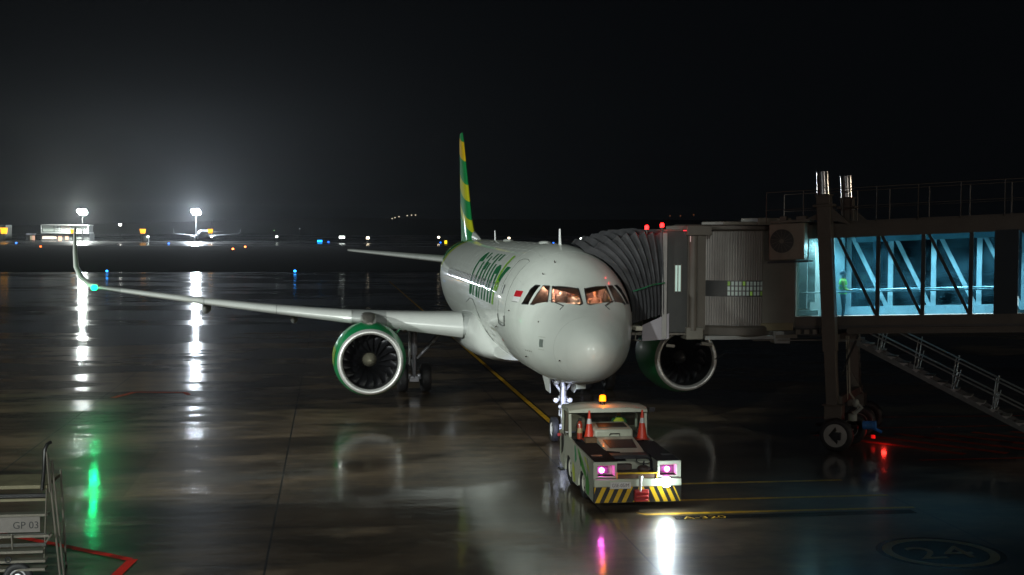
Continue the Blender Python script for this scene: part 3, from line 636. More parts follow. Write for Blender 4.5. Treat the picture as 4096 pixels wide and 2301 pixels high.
# skin joints, wipers
M_jt = mat('skin_joint', (.36, .38, .36), .6)
for x in (3.95, 6.2, 7.3, 8.9, 10.5, 12.6, 14.7, 16.8, 19, 21.2): seamline([surf(x, -62 + 6 * k) for k in range(35)], .0035, 'skin_joint', M_jt)
for th in (64, 34, -14, -38): seamline([surf(3.4 + .4 * k, th) for k in range(50)], .003, 'skin_joint', M_jt)
for s in (1, -1):
    a, b = surz(1.66, 4.40, .02, s), surz(2.00, 4.52, .03, s); g = G(); g.tube([surz(1.60, 4.30, .01, s), a, b], .012, 6); g.tube([a + Vector((-.02, .16 * s, -.03)) * .1, b + Vector((.06, .2 * s, .0)) * .3], .009, 6); g.build('wiper', M_black, A)
for x0, z0, n in ((2.2, 3.05, 4), (8.2, 3.02, 5), (4.9, 2.9, 3)):
    for k in range(n): quad('stencil_mark', mat('stencil_grey', (.22, .22, .2), .6), x0 + .16 * k, x0 + .16 * k + .09, z0, z0 + .03)
# aerials
for x, h, l in ((5.45, .50, .34), (21.5, .42, .3), (29.6, .35, .25)):
    z = fus(x)[0]; g = G(); g.prism([(x, -.012, z - .03), (x + l, -.012, z - .03), (x + l * .95, -.012, z + h), (x + l * .55, -.012, z + h)], (0, .024, 0)); g.build('aerial', M_white, A)
for x in (8.5, 17.5): g = G(); g.ball((x, 0, fus(x)[0]), .35, 0, 12, (1.6, .6, .22)); g.build('aerial', M_white, A)

# ---- wings
AF = [(1, .0), (.8, .035), (.6, .07), (.4, .095), (.25, .1), (.12, .085), (.05, .06), (.018, .038), (.004, .018), (0, 0), (.004, -.016), (.018, -.03), (.05, -.043), (.12, -.055), (.25, -.06), (.4, -.055), (.6, -.03), (.8, -.008), (1, -.002)]
def xle(y): return 12.35 + .54 * (y - 1.9)
def zle(y): return 2.92 + .050 * (y - 2) + .0022 * (y - 2) ** 2
def chord(y): return 6.4 + (4.0 - 6.4) * (y - 1.9) / 4.5 if y < 6.4 else 4.0 + (1.55 - 4.0) * (y - 6.4) / 10.4
def tc_(y): return 1.05 - .35 * min(1, (y - 1.9) / 8)
def sec(y, s, x0=0, x1=1, off=0, aft=None):
    c = chord(y); out = []
    for u, t in aft or AF:
        out.append((xle(y) + u * c, y * s, zle(y) + t * c * tc_(y) * 1.0 - u * c * .055))
    return out
def wing(s, parent):
    ys = [1.5, 2.3, 3.5, 5, 6.4, 8, 10, 12, 14, 15.8, 16.6]
    g = G(); g.loft([sec(y, s) for y in ys]); wo = g.build('wing', M_grey, parent, 40)
    # slats: nose strips proud of the wing
    nose = [(.13, .093), (.12, .092), (.07, .078), (.03, .056), (.008, .030), (-.004, .006), (-.002, -.010), (.008, -.024), (.03, -.040), (.055, -.052), (.06, -.046), (.03, -.034), (.012, -.018), (.004, 0), (.012, .026), (.035, .05), (.07, .068)]
    for y0, y1 in ((2.32, 5.05), (6.35, 9.2), (9.24, 12.1), (12.14, 15.6)):
        g = G(); n = 6; g.loft([sec(y0 + (y1 - y0) * k / n, s, aft=nose) for k in range(n + 1)]); g.build('slat', mat('slat_white', (.66, .68, .66), .28, 0, .05, 2, coat=.5), wo, 40)
    for y in (4.2, 8.6, 12.2):
        g = G(); x = xle(y) + chord(y) * .5; z = zle(y) - .33; L = chord(y) * .62
        g.loft([[(x + a * L, y * s + r_ * .17 * math.cos(t), z - .05 * a + r_ * .26 * math.sin(t)) for t in [2 * math.pi * k / 12 for k in range(12)]] for a, r_ in ((0, .02), (.1, .5), (.3, 1), (.7, .9), (1, .05))]); g.build('flap_track_fairing', M_grey, wo, 40)
    # sharklet
    g = G(); rr = []
    for y, x, z, c, th, tl in ((16.6, xle(16.6), zle(16.6), 1.55, .11, 0), (17.05, xle(17.05) + .05, zle(16.6) + .10, 1.35, .11, .5), (17.45, 20.95, 4.50, 1.2, .1, 1.0), (17.68, 21.15, 4.95, 1.05, .09, 1.35), (17.78, 21.55, 5.6, .85, .08, 1.42), (17.88, 22.15, 6.3, .6, .07, 1.45), (17.92, 22.5, 6.58, .42, .06, 1.45)):
        rr.append([(x + u * c, s * (y + -t * c * 1.0 * math.sin(tl)), z + t * c * math.cos(tl) - u * c * .03) for u, t in AF])
    g.loft(rr); g.build('sharklet', M_white, wo, 40)
    return wo
wing(1, A); wing(-1, A)
g = G(); g.ball((20.33, 16.74, 4.12), .13, 0, 10, (1.6, 1, 1)); g.build('navigation_light', glow('green_nav', (.004, 1, .30), 9), A)
lamp('green_navigation_lamp', 'SPOT', (20.18, 16.78, 4.08), 230, (.0, 1, .26), .08, (10.2, 18.5, 1.6), 130, .5)
lamp('green_navigation_lamp', 'POINT', (20.15, 16.9, 4.12), 8, (.0, 1, .26), .08)
# ---- tail
def tail_surface(name, secs, m_, parent, vertical=False):
    g = G(); rr = []
    for x, y, z, c in secs:
        rr.append([(x + u * c, y + (t * c * .38 if vertical else 0), z + (0 if vertical else t * c * .7)) for u, t in AF])
    g.loft(rr); return g.build(name, m_, parent, 40)
M_fin = bpy.data.materials.new('fin_livery'); M_fin.use_nodes = True; nt = M_fin.node_tree; p_ = nt.nodes['Principled BSDF']; p_.inputs['Roughness'].default_value = .6; p_.inputs['Coat Weight'].default_value = .08; p_.inputs['Specular IOR Level'].default_value = .2; p_.inputs['Coat Roughness'].default_value = .1
tc = N(nt, 'ShaderNodeTexCoord'); sx = N(nt, 'ShaderNodeSeparateXYZ'); link(nt, tc.outputs['Object'], sx.inputs[0])
# height of a band edge rises going aft, slightly curved
m1 = N(nt, 'ShaderNodeMath', operation='MULTIPLY_ADD'); m1.inputs[1].default_value = -.18; link(nt, sx.outputs['X'], m1.inputs[0]); link(nt, sx.outputs['Z'], m1.inputs[2])
mr = N(nt, 'ShaderNodeMapRange'); mr.inputs['From Min'].default_value = 0; mr.inputs['From Max'].default_value = 6; link(nt, m1.outputs[0], mr.inputs['Value'])
cr = N(nt, 'ShaderNodeValToRGB'); cr.color_ramp.interpolation = 'CONSTANT'; link(nt, mr.outputs[0], cr.inputs['Fac']); el = cr.color_ramp.elements
GG = (.012, .26, .07, 1); YY = (.52, .56, .02, 1); YO = (.75, .48, .01, 1)
el[0].color = GG; el[1].position = .167; el[1].color = YY
for pos, c in ((.24, GG), (.375, (.56, .55, .02, 1)), (.5, GG), (.678, YO), (.83, GG)): e_ = el.new(pos); e_.color = c
link(nt, cr.outputs['Color'], p_.inputs['Base Color'])
tail_surface('fin', [(28.9, 0, 5.6, 7.4), (29.6, 0, 6.15, 6.7), (30.4, 0, 6.6, 6.0), (31.2, 0, 7.1, 5.4), (35.3, 0, 11.5, 2.15), (35.75, 0, 11.86, 1.55)], M_fin, A, True)
for s in (1, -1): tail_surface('tailplane', [(31.6, .6 * s, 4.92, 4.0), (32.2, 1.3 * s, 4.98, 3.6), (35.0, 6.0 * s, 5.42, 1.4), (35.3, 6.22 * s, 5.44, 1.05)], M_grey, A)
g = G(); g.loft([[(x, .14 * f * math.cos(t), z + .3 * f * math.sin(t)) for t in [2 * math.pi * k / 10 for k in range(10)]] for x, z, f in ((26.5, 6.05, .1), (28.0, 6.1, .6), (29.8, 6.2, 1))]); g.build('dorsal_fillet', M_white, A, 40)

# ---- engines
blade = None
def engine(s, parent):
    global blade
    c = Vector((11.2, 5.75 * s, 1.87)); d = (1, 0, 0)
    g = G(); g.lathe([(.18, 1.17), (.5, 1.245), (1.0, 1.31), (1.8, 1.33), (2.6, 1.28), (3.4, 1.12), (4.1, .92), (4.15, .86), (3.4, .9), (3.2, .62)], c, d, 64, cap=(False, False))
    e = g.build('engine', M_green, parent, 50)
    g = G(); g.lathe([(.185, 1.172), (.08, 1.145), (.02, 1.105), (0, 1.065), (.02, 1.03), (.07, 1.0), (.16, .975)], c, d, 64, cap=(False, False)); g.build('inlet_lip', M_metal, e, 80)
    g = G(); g.lathe([(.155, .977), (.35, .965), (.7, .99), (1.3, 1.0), (1.32, .02)], c, d, 64, cap=(False, True)); g.build('inlet_duct', mat('duct_grey', (.035, .035, .036), .4, .3), e, 50)
    g = G(); g.lathe([(.62, .01), (.65, .06), (.74, .13), (.88, .20), (1.05, .26), (1.2, .28)], c, d, 32); g.build('spinner', mat('spinner', (.34, .32, .24), .35, .3, coat=.4) if s > 0 else mat('spinner_dark', (.10, .10, .10), .35, .3), e, 60)
    for k in range(18):
        if blade is None:
            b = G(); rr = []
            for i in range(9):
                t = i / 8; r_ = .25 + .73 * t; tw = R(25 + 42 * t); ch = .22 + .14 * math.sin(math.pi * min(1, t * 1.1 + .1)); sw = .13 * math.sin(math.pi * t * .9)
                row = []
                for q in (-.5, -.25, 0, .25, .5):
                    row.append((.95 + q * ch * math.cos(tw) + .03 * (1 - 4 * q * q), q * ch * math.sin(tw) + sw - .05, r_))
                rr.append(row)
            b.loft(rr, 0, (False, False), closed=False); blade = b.build('fan_blade', mat('fan_titanium', (.035, .035, .04), .38, .6, .1, 4), e, 70, fix=False)
            blade.location = c; bo = blade
        else:
            bo = blade.copy(); COL.objects.link(bo); bo.parent = e; bo.location = c
        bo.rotation_euler = (2 * math.pi * k / 18 + .1, 0, 0)
    g = G(); g.lathe([(3.3, .62), (4.2, .5), (5.0, .33), (5.6, .05)], c, d, 24); g.build('exhaust_plug', M_dmetal, e, 50)
    # pylon
    y = 5.75 * s; g = G(); rr = []
    for x, z0, z1, w_ in ((12.05, 3.05, 3.22, .10), (12.5, 3.0, 3.42, .24), (13.4, 2.95, 3.5, .28), (14.5, 2.7, 3.45, .28), (16.5, 2.3, 3.0, .2)):
        rr.append([(x, y + w_ * math.copysign(abs(math.cos(a)) ** .7, math.cos(a)), (z0 + z1) / 2 + (z1 - z0) / 2 * math.copysign(abs(math.sin(a)) ** .5, math.sin(a))) for a in [2 * math.pi * k / 20 for k in range(20)]])
    g.loft(rr); g.build('pylon', mat('pylon_grey', (.20, .19, .17), .35, .3, .15, 3, coat=.3), e, 50)
    g = G(); a = R(42); n = Vector((0, -math.cos(a) * s, math.sin(a))); p = c + Vector((1.4, 0, 0)) + n * 1.3
    g.prism([p, p + Vector((.9, 0, 0)), p + Vector((.8, 0, 0)) + n * .28, p + Vector((.35, 0, 0)) + n * .24], Vector((0, n.z, -n.y)) * .02); g.build('strake', M_green, e, 0)
    g = G()
    for i in range(8):
        t0 = R(-8 + 3.4 * i) if s > 0 else R(188 - 3.4 * i)
        ya = lambda t, xx, r_: c + Vector((xx, math.cos(t) * r_, math.sin(t) * r_))
        dt = R(3.4) * (1 if s > 0 else -1)
        for j in range(6):
            xa, xb = .55 + j * .3, .85 + j * .3; r_a = 1.262 + .055 * min(1, j / 3.0) + .012; r_b = 1.262 + .055 * min(1, (j + 1) / 3.0) + .012
            g.add([ya(t0, xa, r_a), ya(t0, xb, r_b), ya(t0 + dt, xb, r_b), ya(t0 + dt, xa, r_a)], [(0, 1, 2, 3)])
    g.build('cowl_marking', M_lime, e, 60)
    return e
engine(1, A); engine(-1, A)

# ---- landing gear
def wheel(parent, c, r, w_, name='wheel', hub=M_strut, axis=(0, 1, 0), hubr=.52):
    g = G(); h = w_ / 2
    g.lathe([(-h * .55, r * .5), (-h * .8, r * .6), (-h, r * .82), (-h * .8, r * .95), (-h * .35, r), (h * .35, r), (h * .8, r * .95), (h, r * .82), (h * .8, r * .6), (h * .55, r * .5)], c, axis, 32, 0)
    o = g.build(name, M_tyre, parent, 50)
    g = G(); g.lathe([(-h * .72, .02), (-h * .72, r * .2), (-h * .5, r * .28), (-h * .5, r * .42), (-h * .8, r * hubr), (-h * .6, r * (hubr + .05)), (h * .6, r * (hubr + .05)), (h * .8, r * hubr), (h * .5, r * .42), (h * .5, r * .28), (h * .72, r * .2), (h * .72, .02)], c, axis, 24, 0); g.build('hub', hub, o, 40)
    return o
x, y = 4.95, 0.0
g = G()
g.tube([(x, y, 2.1), (x, y, 1.72)], .075, 12); g.tube([(x, y, 1.72), (x, y, .95)], .105, 14); g.tube([(x, y, .98), (x, y, .80)], .13, 14); g.tube([(x, y, 1.42), (x, y, 1.28)], .15, 14); g.tube([(x, y, .85), (x, y, .42)], .06, 12)
g.tube([(x, -.3, .40), (x, .3, .40)], .055, 12)
g.tube([(x + .05, .42, 2.05), (x, .06, 1.55)], .045, 8); g.tube([(x + .05, -.42, 2.05), (x, -.06, 1.55)], .045, 8)
g.tube([(x - .02, .06, .95), (x - .26, .05, .68), (x - .04, .05, .45)], .035, 8); g.tube([(x - .02, -.06, .95), (x - .26, -.05, .68), (x - .04, -.05, .45)], .035, 8)
g.tube([(x + .1, 0, 1.6), (x + .9, 0, 2.05)], .05, 8); g.ball((x - .12, .10, 1.10), .07); g.ball((x - .12, -.12, 1.15), .08); g.ball((x - .1, .22, 1.86), .09); g.ball((x - .12, -.1, .46), .08); g.ball((x - .12, .08, .50), .07)
g.tube([(x - .1, .09, 1.75), (x - .14, .11, 1.3), (x - .1, .09, .8)], .018, 6, 1); g.tube([(x - .1, -.09, 1.75), (x - .14, -.10, 1.3)], .018, 6, 1)
ng = g.build('nose_gear', [M_strut, M_black], A, 50)
wheel(ng, (x, .27, .385), .385, .22, 'wheel', mat('wheel_hub_white', (.75, .75, .78), .35)); wheel(ng, (x, -.27, .385), .385, .22, 'wheel', mat('wheel_hub_white', (.75, .75, .78), .35))
for yy in (.24, -.2): g = G(); g.lathe([(-.08, .05), (-.02, .085), (.06, .075), (.07, .01)], (x - .1, yy, 1.30), (-1, 0, 0), 14); g.tube([(x - .1, yy, 1.3), (x, 0, 1.34)], .02, 6); g.build('landing_light', M_strut, ng, 50)
for s in (1, -1):
    g = G(); g.prism([(x - .55, .50 * s, 2.06), (x + .75, .50 * s, 2.02), (x + .75, .38 * s, 1.52), (x + .1, .36 * s, 1.50)], (0, .03 * s, 0)); g.build('gear_door', M_white, ng, 0)
g = G(); g.box((4.62, -.66, 1.66), (4.74, -.36, 1.86)); g.build('service_panel', mat('panel_pale', (.6, .66, .62), .4), A, bevel=.02)
for s in (1, -1):
    x = 17.7; y = 3.795 * s; g = G()
    g.tube([(x, y, 2.75), (x, y, 1.5)], .13, 14); g.tube([(x, y, 1.55), (x, y, .5)], .08, 12); g.tube([(x, y - .5, .58), (x, y + .5, .58)], .08, 12)
    g.tube([(x, y - .12 * s, 1.35), (x - .05, y - 1.15 * s, 2.45)], [.05, .10], 10); g.tube([(x - .1, y + .1 * s, 1.3), (x - .35, y + .05 * s, .95), (x - .12, y, .62)], .04, 8)
    g.tube([(x - .14, y - .05, 2.5), (x - .17, y + .02, 1.0)], .025, 6); g.ball((x - .12, y - .2, .66), .09); g.ball((x - .12, y + .2, .66), .09); g.box((x - .15, y - .18, .42), (x + .15, y + .18, .56))
    mg = g.build('main_gear', mat('gear_metal', (.38, .38, .42), .35, .3, .15, 8), A, 50)
    wheel(mg, (x, y - .465, .585), .585, .42, hub=M_strut); wheel(mg, (x, y + .465, .585), .585, .42, hub=M_strut)
    g = G(); g.prism([(x - .4, y + .18 * s, 2.7), (x + .4, y + .18 * s, 2.7), (x + .4, y + .18 * s, 1.1), (x - .4, y + .18 * s, 1.1)], (0, .03, 0)); g.build('gear_door', M_grey, mg, 0)

# distant airliner standing under the brightest mast
M_white = mat('far_airliner_paint', (.22, .23, .24), .5)
D2 = empty('distant_airliner', (655, 75.6, 0), R(-6), 'tiny distant airliner parked nose-on under the brightest floodlight mast', 'airliner')
g = G(); g.loft([[tuple(surf(x, 30 * k)) for k in range(12)] for x in (.01, .3, 1, 2, 3.2, 6, 15, 24, 30, 37)]); g.build('fuselage', M_white, D2, 50)
for s in (1, -1):
    g = G(); g.loft([sec(y, s) for y in (1.5, 6.4, 16.6)]); g.build('wing', M_white, D2, 40)
    g = G(); g.loft([[(20.6 + u, s * (17.3 + .4 * u), 4.2 + .0) for u in (0, .5, 1.1)] + [(21.0 + u, s * (17.3 + .4 * u) + .12, 4.2) for u in (1.0, 0)], [(22.3 + u, s * (18.2), 6.8) for u in (0, .25, .5)] + [(22.4 + u, s * 18.2 + .12, 6.8) for u in (.4, 0)]]); g.build('sharklet', M_white, D2, 0)
    g = G(); g.lathe([(0, 1.05), (.4, 1.25), (2, 1.3), (4, .9)], (11.2, 5.75 * s, 1.87), (1, 0, 0), 16); g.build('engine', M_white, D2, 40)
    g = G(); g.tube([(17.7, 3.8 * s, 2.8), (17.7, 3.8 * s, .6)], .15, 6); g.lathe([(-.7, .58), (.7, .58)], (17.7, 3.8 * s, .58), (0, 1, 0), 14); g.build('main_gear', M_tyre, D2, 40)
    tail_surface('tailplane', [(32.2, 1 * s, 4.98, 3.6), (35.3, 6.2 * s, 5.44, 1.05)], M_white, D2)
tail_surface('fin', [(29.6, 0, 5.8, 6.7), (35.7, 0, 11.8, 1.6)], mat('far_fin_dark', (.05, .06, .08), .5), D2, True)
# ------------------------------------------------------------------ jet bridge
TV = Vector((-.5593, -.8290, 0)); NV = Vector((.8290, -.5593, 0)); BP0 = Vector((2.91, -7.77, 0))
def B(s, w, z): return BP0 + TV * s + NV * w + Vector((0, 0, z))
JB = empty('jet_bridge', (6.0, -5.7, 0), 0, 'glazed boarding bridge on wheeled columns with pleated black canopy docked at the airliner', 'boarding bridge')
INV = Matrix.Translation((-6.0, 5.7, 0))
def jp(g, name, m_, parent=JB, smooth=35, bevel=0, **k):
    if parent is JB: g.v = [(v[0] - 6.0, v[1] + 5.7, v[2]) for v in g.v]; return g.build(name, m_, parent, smooth, bevel, **k)
    g.v = [(v[0] - 6.0, v[1] + 5.7, v[2]) for v in g.v]; return g.build(name, m_, parent, smooth, bevel, **k)
M_jb = mat('bridge_paint', (.135, .12, .10), .5, 0, .12, 1.5, dirt=.35)
M_jb2 = mat('bridge_paint_pale', (.20, .19, .16), .5, 0, .12, 1.5, dirt=.35)
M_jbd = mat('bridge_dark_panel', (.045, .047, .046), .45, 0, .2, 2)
M_tw = mat('bridge_inner_white', (.60, .74, .76), .45, 0, .05, 2)
sl = lambda s: .048 * s
def slab(g, s0, s1, w0, w1, z0, z1, mi=0):   # box following the bridge slope
    vs = [B(s, w, z + sl(s)) for z in (z0, z1) for (s, w) in ((s0, w0), (s1, w0), (s1, w1), (s0, w1))]
    g.add(vs, [(0, 3, 2, 1), (4, 5, 6, 7), (0, 1, 5, 4), (1, 2, 6, 5), (2, 3, 7, 6), (3, 0, 4, 7)], mi)
WN_, WF = .30, 2.75
# roof, floor, side beams
g = G(); slab(g, -2.15, 16, WN_ - .05, WF + .05, 6.70, 6.78); slab(g, -2.0, 16, WN_ + .2, WF - .2, 6.78, 6.86); jp(g, 'roof', M_jb)
g = G(); slab(g, -2.1, 16, WN_ + .12, WF - .12, 3.58, 3.70); jp(g, 'floor', mat('bridge_floor', (.10, .10, .10), .5))
for w_ in (WN_, WF - .12):
    g = G(); slab(g, -1.1, 16, w_, w_ + .12, 6.38, 6.70); slab(g, -1.1, 16, w_ - .035 if w_ < 1 else w_ + .12, (w_) if w_ < 1 else w_ + .155, 6.62, 6.70); slab(g, -1.1, 16, w_ - .035 if w_ < 1 else w_ + .12, w_ if w_ < 1 else w_ + .155, 6.36, 6.42); jp(g, 'top_beam', M_jb)
    g = G(); slab(g, -1.1, 16, w_, w_ + .12, 3.70, 3.98); slab(g, -1.1, 16, w_ - .05 if w_ < 1 else w_ + .12, w_ if w_ < 1 else w_ + .17, 3.90, 3.98); slab(g, .5, 16, w_, w_ + .15, 3.44, 3.62); slab(g, .5, 16, w_ - .06 if w_ < 1 else w_ + .15, w_ if w_ < 1 else w_ + .21, 3.50, 3.57); jp(g, 'bottom_beam', M_jb)
g = G()
for k in range(5): slab(g, -1.05 + .26 * k, -.90 + .26 * k, WN_ - .03, WN_ + .1, 3.44, 3.58)
slab(g, -1.9, 0.2, WN_ + .1, WN_ + .16, 3.40, 3.62, 1); slab(g, -2.4, 1.0, WN_ - .02, WN_ + .05, 3.24, 3.27); slab(g, -1.7, -1.0, WN_ - .05, WN_ + .02, 3.32, 3.43, 0); jp(g, 'vent_row', [M_jb2, M_jbd], JB, 0)
# near and far trusses: verticals and diagonals
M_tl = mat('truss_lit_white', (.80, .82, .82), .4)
for s in (1.38, 2.68, 4.02, 6.6, 7.9, 9.2):
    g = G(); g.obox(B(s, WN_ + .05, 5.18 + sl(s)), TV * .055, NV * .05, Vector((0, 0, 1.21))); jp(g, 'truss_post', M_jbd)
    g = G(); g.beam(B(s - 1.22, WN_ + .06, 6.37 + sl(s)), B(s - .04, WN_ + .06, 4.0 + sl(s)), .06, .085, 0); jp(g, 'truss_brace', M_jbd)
for s in (.08, 1.38, 2.68, 4.02, 5.3, 6.6, 7.9):
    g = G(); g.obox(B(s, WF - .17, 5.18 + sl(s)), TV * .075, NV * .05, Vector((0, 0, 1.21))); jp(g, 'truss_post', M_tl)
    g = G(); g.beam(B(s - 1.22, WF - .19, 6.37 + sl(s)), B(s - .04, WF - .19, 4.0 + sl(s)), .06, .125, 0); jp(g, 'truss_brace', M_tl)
g = G(); slab(g, -1.05, 4.68, WF - .32, WF - .22, 3.72, 4.16); jp(g, 'kick_panel', M_tl)
g = G(); slab(g, .3, 4.68, WF - .26, WF - .24, 6.2, 6.37); jp(g, 'ceiling_strip', mat('ceiling_teal', (.15, .3, .34), .5))
g = G(); slab(g, -2.0, 16, WN_ + .15, WF - .15, 6.44, 6.48); jp(g, 'ceiling', mat('bridge_ceiling', (.4, .48, .5), .6))
for w_ in (WN_ + .25, WF - .42):
    g = G(); g.tube([B(-1.0, w_, 4.70 + sl(-1)), B(4.68, w_, 4.70 + sl(4.68))], .024, 8); jp(g, 'handrail', mat('handrail_bright', (.85, .9, .9), .25, .5))
# glass panes
M_tg = glass('teal_glass', (.40, .64, .74), .10, milk=(.22, .55, .72)); M_tg2 = glass('clear_teal_glass', (.70, .88, .92), .10, milk=(.45, .8, .85))
for i, (a, b_) in enumerate(((-1.06, .08), (.08, 1.32), (1.44, 2.62), (2.74, 3.96), (4.08, 4.66), (5.32, 6.54), (6.66, 7.84), (7.96, 9.1))):
    g = G(); slab(g, a, b_, WN_ + .075, WN_ + .085, 4.0, 6.38); jp(g, 'window_pane', M_tg2 if i == 0 else M_tg, JB, 0)
    g = G(); slab(g, a, b_, WF - .085, WF - .075, 4.0, 6.38); jp(g, 'window_pane', M_tg, JB, 0)
g = G(); slab(g, 4.66, 5.30, WN_ - .04, WN_ + .10, 3.98, 6.40); jp(g, 'overlap_panel', mat('overlap_navy', (.01, .02, .03), .35)); g = G(); slab(g, 4.66, 5.3, WF - .1, WF + .04, 3.98, 6.4); jp(g, 'overlap_panel', mat('overlap_navy', (.01, .02, .03), .35))
# inside walls by the door, lit
g = G(); slab(g, -1.05, .02, WF - .6, WF - .5, 3.9, 6.4); slab(g, -1.02, -.6, WN_ + .5, WN_ + .56, 4.4, 6.3); jp(g, 'inner_wall', mat('inner_wall_grey', (.30, .33, .32), .5, 0, .15, 1.2))
g = G(); slab(g, -1.04, -.80, WN_ + .3, WN_ + .36, 4.22, 6.3); slab(g, -1.04, -.45, WN_ + .3, WN_ + .36, 4.0, 4.16); jp(g, 'door_jamb', mat('jamb_white', (.80, .93, .96), .4))
for s in (-.4, 1.2, 2.9, 4.3, 6.2, 8.0):
    g = G(); slab(g, s - .5, s + .5, 1.45, 1.6, 6.385, 6.43); jp(g, 'ceiling_lamp', glow('tube_light', (.62, .95, 1), 6), JB, 0)
    d = lamp('tunnel_and_fill_lamp', 'AREA', tuple(B(s, 1.5, 6.33 + sl(s))), 74 if s < 5 else 30, (.74, .96, 1), .3); d.data.shape = 'RECTANGLE'; d.data.size = 1.2; d.data.size_y = .3; d.data.spread = R(125)
lamp('tunnel_and_fill_lamp', 'POINT', tuple(B(-.55, 1.0, 5.9)), 34, (.60, .95, 1), .15)
lamp('tunnel_and_fill_lamp', 'POINT', tuple(B(-.55, .46, 6.1)), 14, (.72, .97, 1), .08)  # extra lamp without a fixture, added to brighten the door jamb
# end wall and rotunda
g = G(); slab(g, -2.12, -1.08, WN_ - .06, WN_ + .06, 3.66, 6.70); slab(g, -2.12, -1.08, WF - .06, WF + .06, 3.66, 6.70); jp(g, 'end_wall', M_jb2, JB, 35, .03)
g = G(); slab(g, -2.14, -1.12, WN_ - .09, WN_ - .04, 3.56, 3.80); jp(g, 'end_wall_sill', mat('sill_ochre', (.24, .21, .12), .5), JB, 35, .02)
RC = Vector((6.0, -5.7, 0)); NSL = 132
g = G(); pr = []
for k in range(NSL * 4):
    a = 2 * math.pi * k / (NSL * 4); q = k % 4; pr.append((RC.x + (1.75 if q in (1, 2) else 1.75 - .012 * (q == 3) - .03 * (q == 0)) * math.cos(a), RC.y + (1.75 if q in (1, 2) else 1.72) * math.sin(a)))
g.loft([[(x, y, z) for x, y in pr] for z in (3.62, 4.52)]); g.loft([[(x, y, z) for x, y in pr] for z in (5.02, 6.56)]); jp(g, 'rotunda_slats', mat('slat_curtain', (.36, .34, .32), .42, .2, .08, 2, dirt=.15), JB, 0)
g = G(); g.lathe([(4.50, 1.70), (5.04, 1.70)], RC, (0, 0, 1), 64); jp(g, 'rotunda_window_band', mat('rotunda_band', (.10, .10, .10), .4), JB, 40)
rnd = random.Random(4)
for k in range(22):
    for j in range(3):
        a = R(160 + 3.8 * k); da = R(1.25); z0 = 4.56 + .155 * j
        e_ = rnd.choice((.04, .12, .20, .05, .30, .08)); c = (.68, .8, .76) if rnd.random() > .15 else (.35, .62, .12)
        g = G(); f = lambda t, z: (RC.x + 1.765 * math.cos(t), RC.y + 1.765 * math.sin(t), z)
        g.add([f(a - da, z0), f(a + da, z0), f(a + da, z0 + .125), f(a - da, z0 + .125)], [(0, 1, 2, 3)])
        if k in (0,) or True: jp(g, 'rotunda_window', glow('rotunda_glow_%d_%d' % (int(e_ * 100), c[0] > .5), c, e_ * .7 if 2 < k < 13 else e_ * .12), JB, 0)
g = G(); g.lathe([(3.28, 1.86), (3.34, 1.92), (3.56, 1.92), (3.62, 1.86)], RC, (0, 0, 1), 64); jp(g, 'rotunda_base', M_jb, JB, 40)
g = G(); g.lathe([(6.56, 1.86), (6.62, 1.95), (6.72, 1.95), (6.76, 1.8)], RC, (0, 0, 1), 64); jp(g, 'rotunda_roof', M_jb, JB, 40)
g = G(); g.box((5.0, -6.9, 6.74), (7.4, -5.1, 6.86)); g.box((4.9, -7.3, 6.72), (6.6, -6.2, 6.98)); jp(g, 'roof_duct', M_jb2, JB, 35, .02)
g = G(); g.box((4.15, -6.55, 3.20), (4.3, -4.3, 3.32)); g.box((4.05, -7.0, 3.08), (4.45, -6.5, 3.45)); jp(g, 'drive_frame', mat('frame_pale', (.36, .37, .36), .5), JB, 35, .01)
# cab
CX = 4.15
g = G(); g.box((CX, -3.72, 3.40), (6.9, -2.98, 6.55)); jp(g, 'cab_wall', M_jbd, JB, 35, .02)
g = G(); g.box((CX - .004, -3.50, 4.70), (CX + .02, -3.33, 5.50)); jp(g, 'slit_window', glow('slit_glow', (.55, .74, .66), .36), JB, 0)
g = G()
for y in (-3.52, -3.41, -3.31): g.box((CX - .02, y - .012, 4.66), (CX + .01, y + .012, 5.54))
jp(g, 'slit_window_frame', M_jb, JB, 0)
g = G(); g.box((CX - .1, -3.05, 3.25), (CX + .15, -2.90, 6.50)); jp(g, 'cab_frame', mat('frame_bright', (.34, .33, .32), .4, .3, .1, 3), JB, 35, .015)
g = G(); g.tube([(CX - .06, -3.88, 3.5), (CX - .06, -3.88, 6.4)], .13, 14); g.box((CX + .02, -4.3, 3.5), (CX + .1, -3.72, 6.5)); jp(g, 'cab_pillar', M_jb, JB)
g = G(); g.box((CX - .1, -4.45, 6.42), (CX + 2.4, -3.66, 6.72)); g.box((CX + .1, -3.7, 6.50), (CX + 2.5, -2.9, 6.60)); jp(g, 'cab_roof', M_jb, JB, 35, .02)
g = G(); g.box((CX - .15, -4.20, 3.22), (CX + .5, -3.66, 3.60)); jp(g, 'pillar_base', M_jb2, JB, 35, .03)
g = G(); g.box((CX - .13, -3.86, 6.22), (CX - .10, -3.76, 6.40)); jp(g, 'pillar_lamp', glow('dim_lamp', (1, .85, .8), .35), JB, 0)
g = G(); g.box((CX, -3.7, 3.36), (6.8, -1.98, 3.44)); jp(g, 'cab_floor', M_jb, JB)
g = G(); g.prism([(CX - .08, -2.29, 3.67), (CX - .08, -3.13, 4.03), (CX - .08, -3.13, 3.24), (CX - .08, -2.29, 3.18)], (.04, 0, 0)); jp(g, 'side_plate', mat('plate_mauve', (.30, .28, .31), .5, 0, .08, 2), JB, 0)
g = G(); g.box((CX - .1, -2.30, 3.50), (6.6, -2.08, 3.64)); jp(g, 'bumper', mat('bumper_cream', (.75, .72, .60), .5), JB, 35, .03)
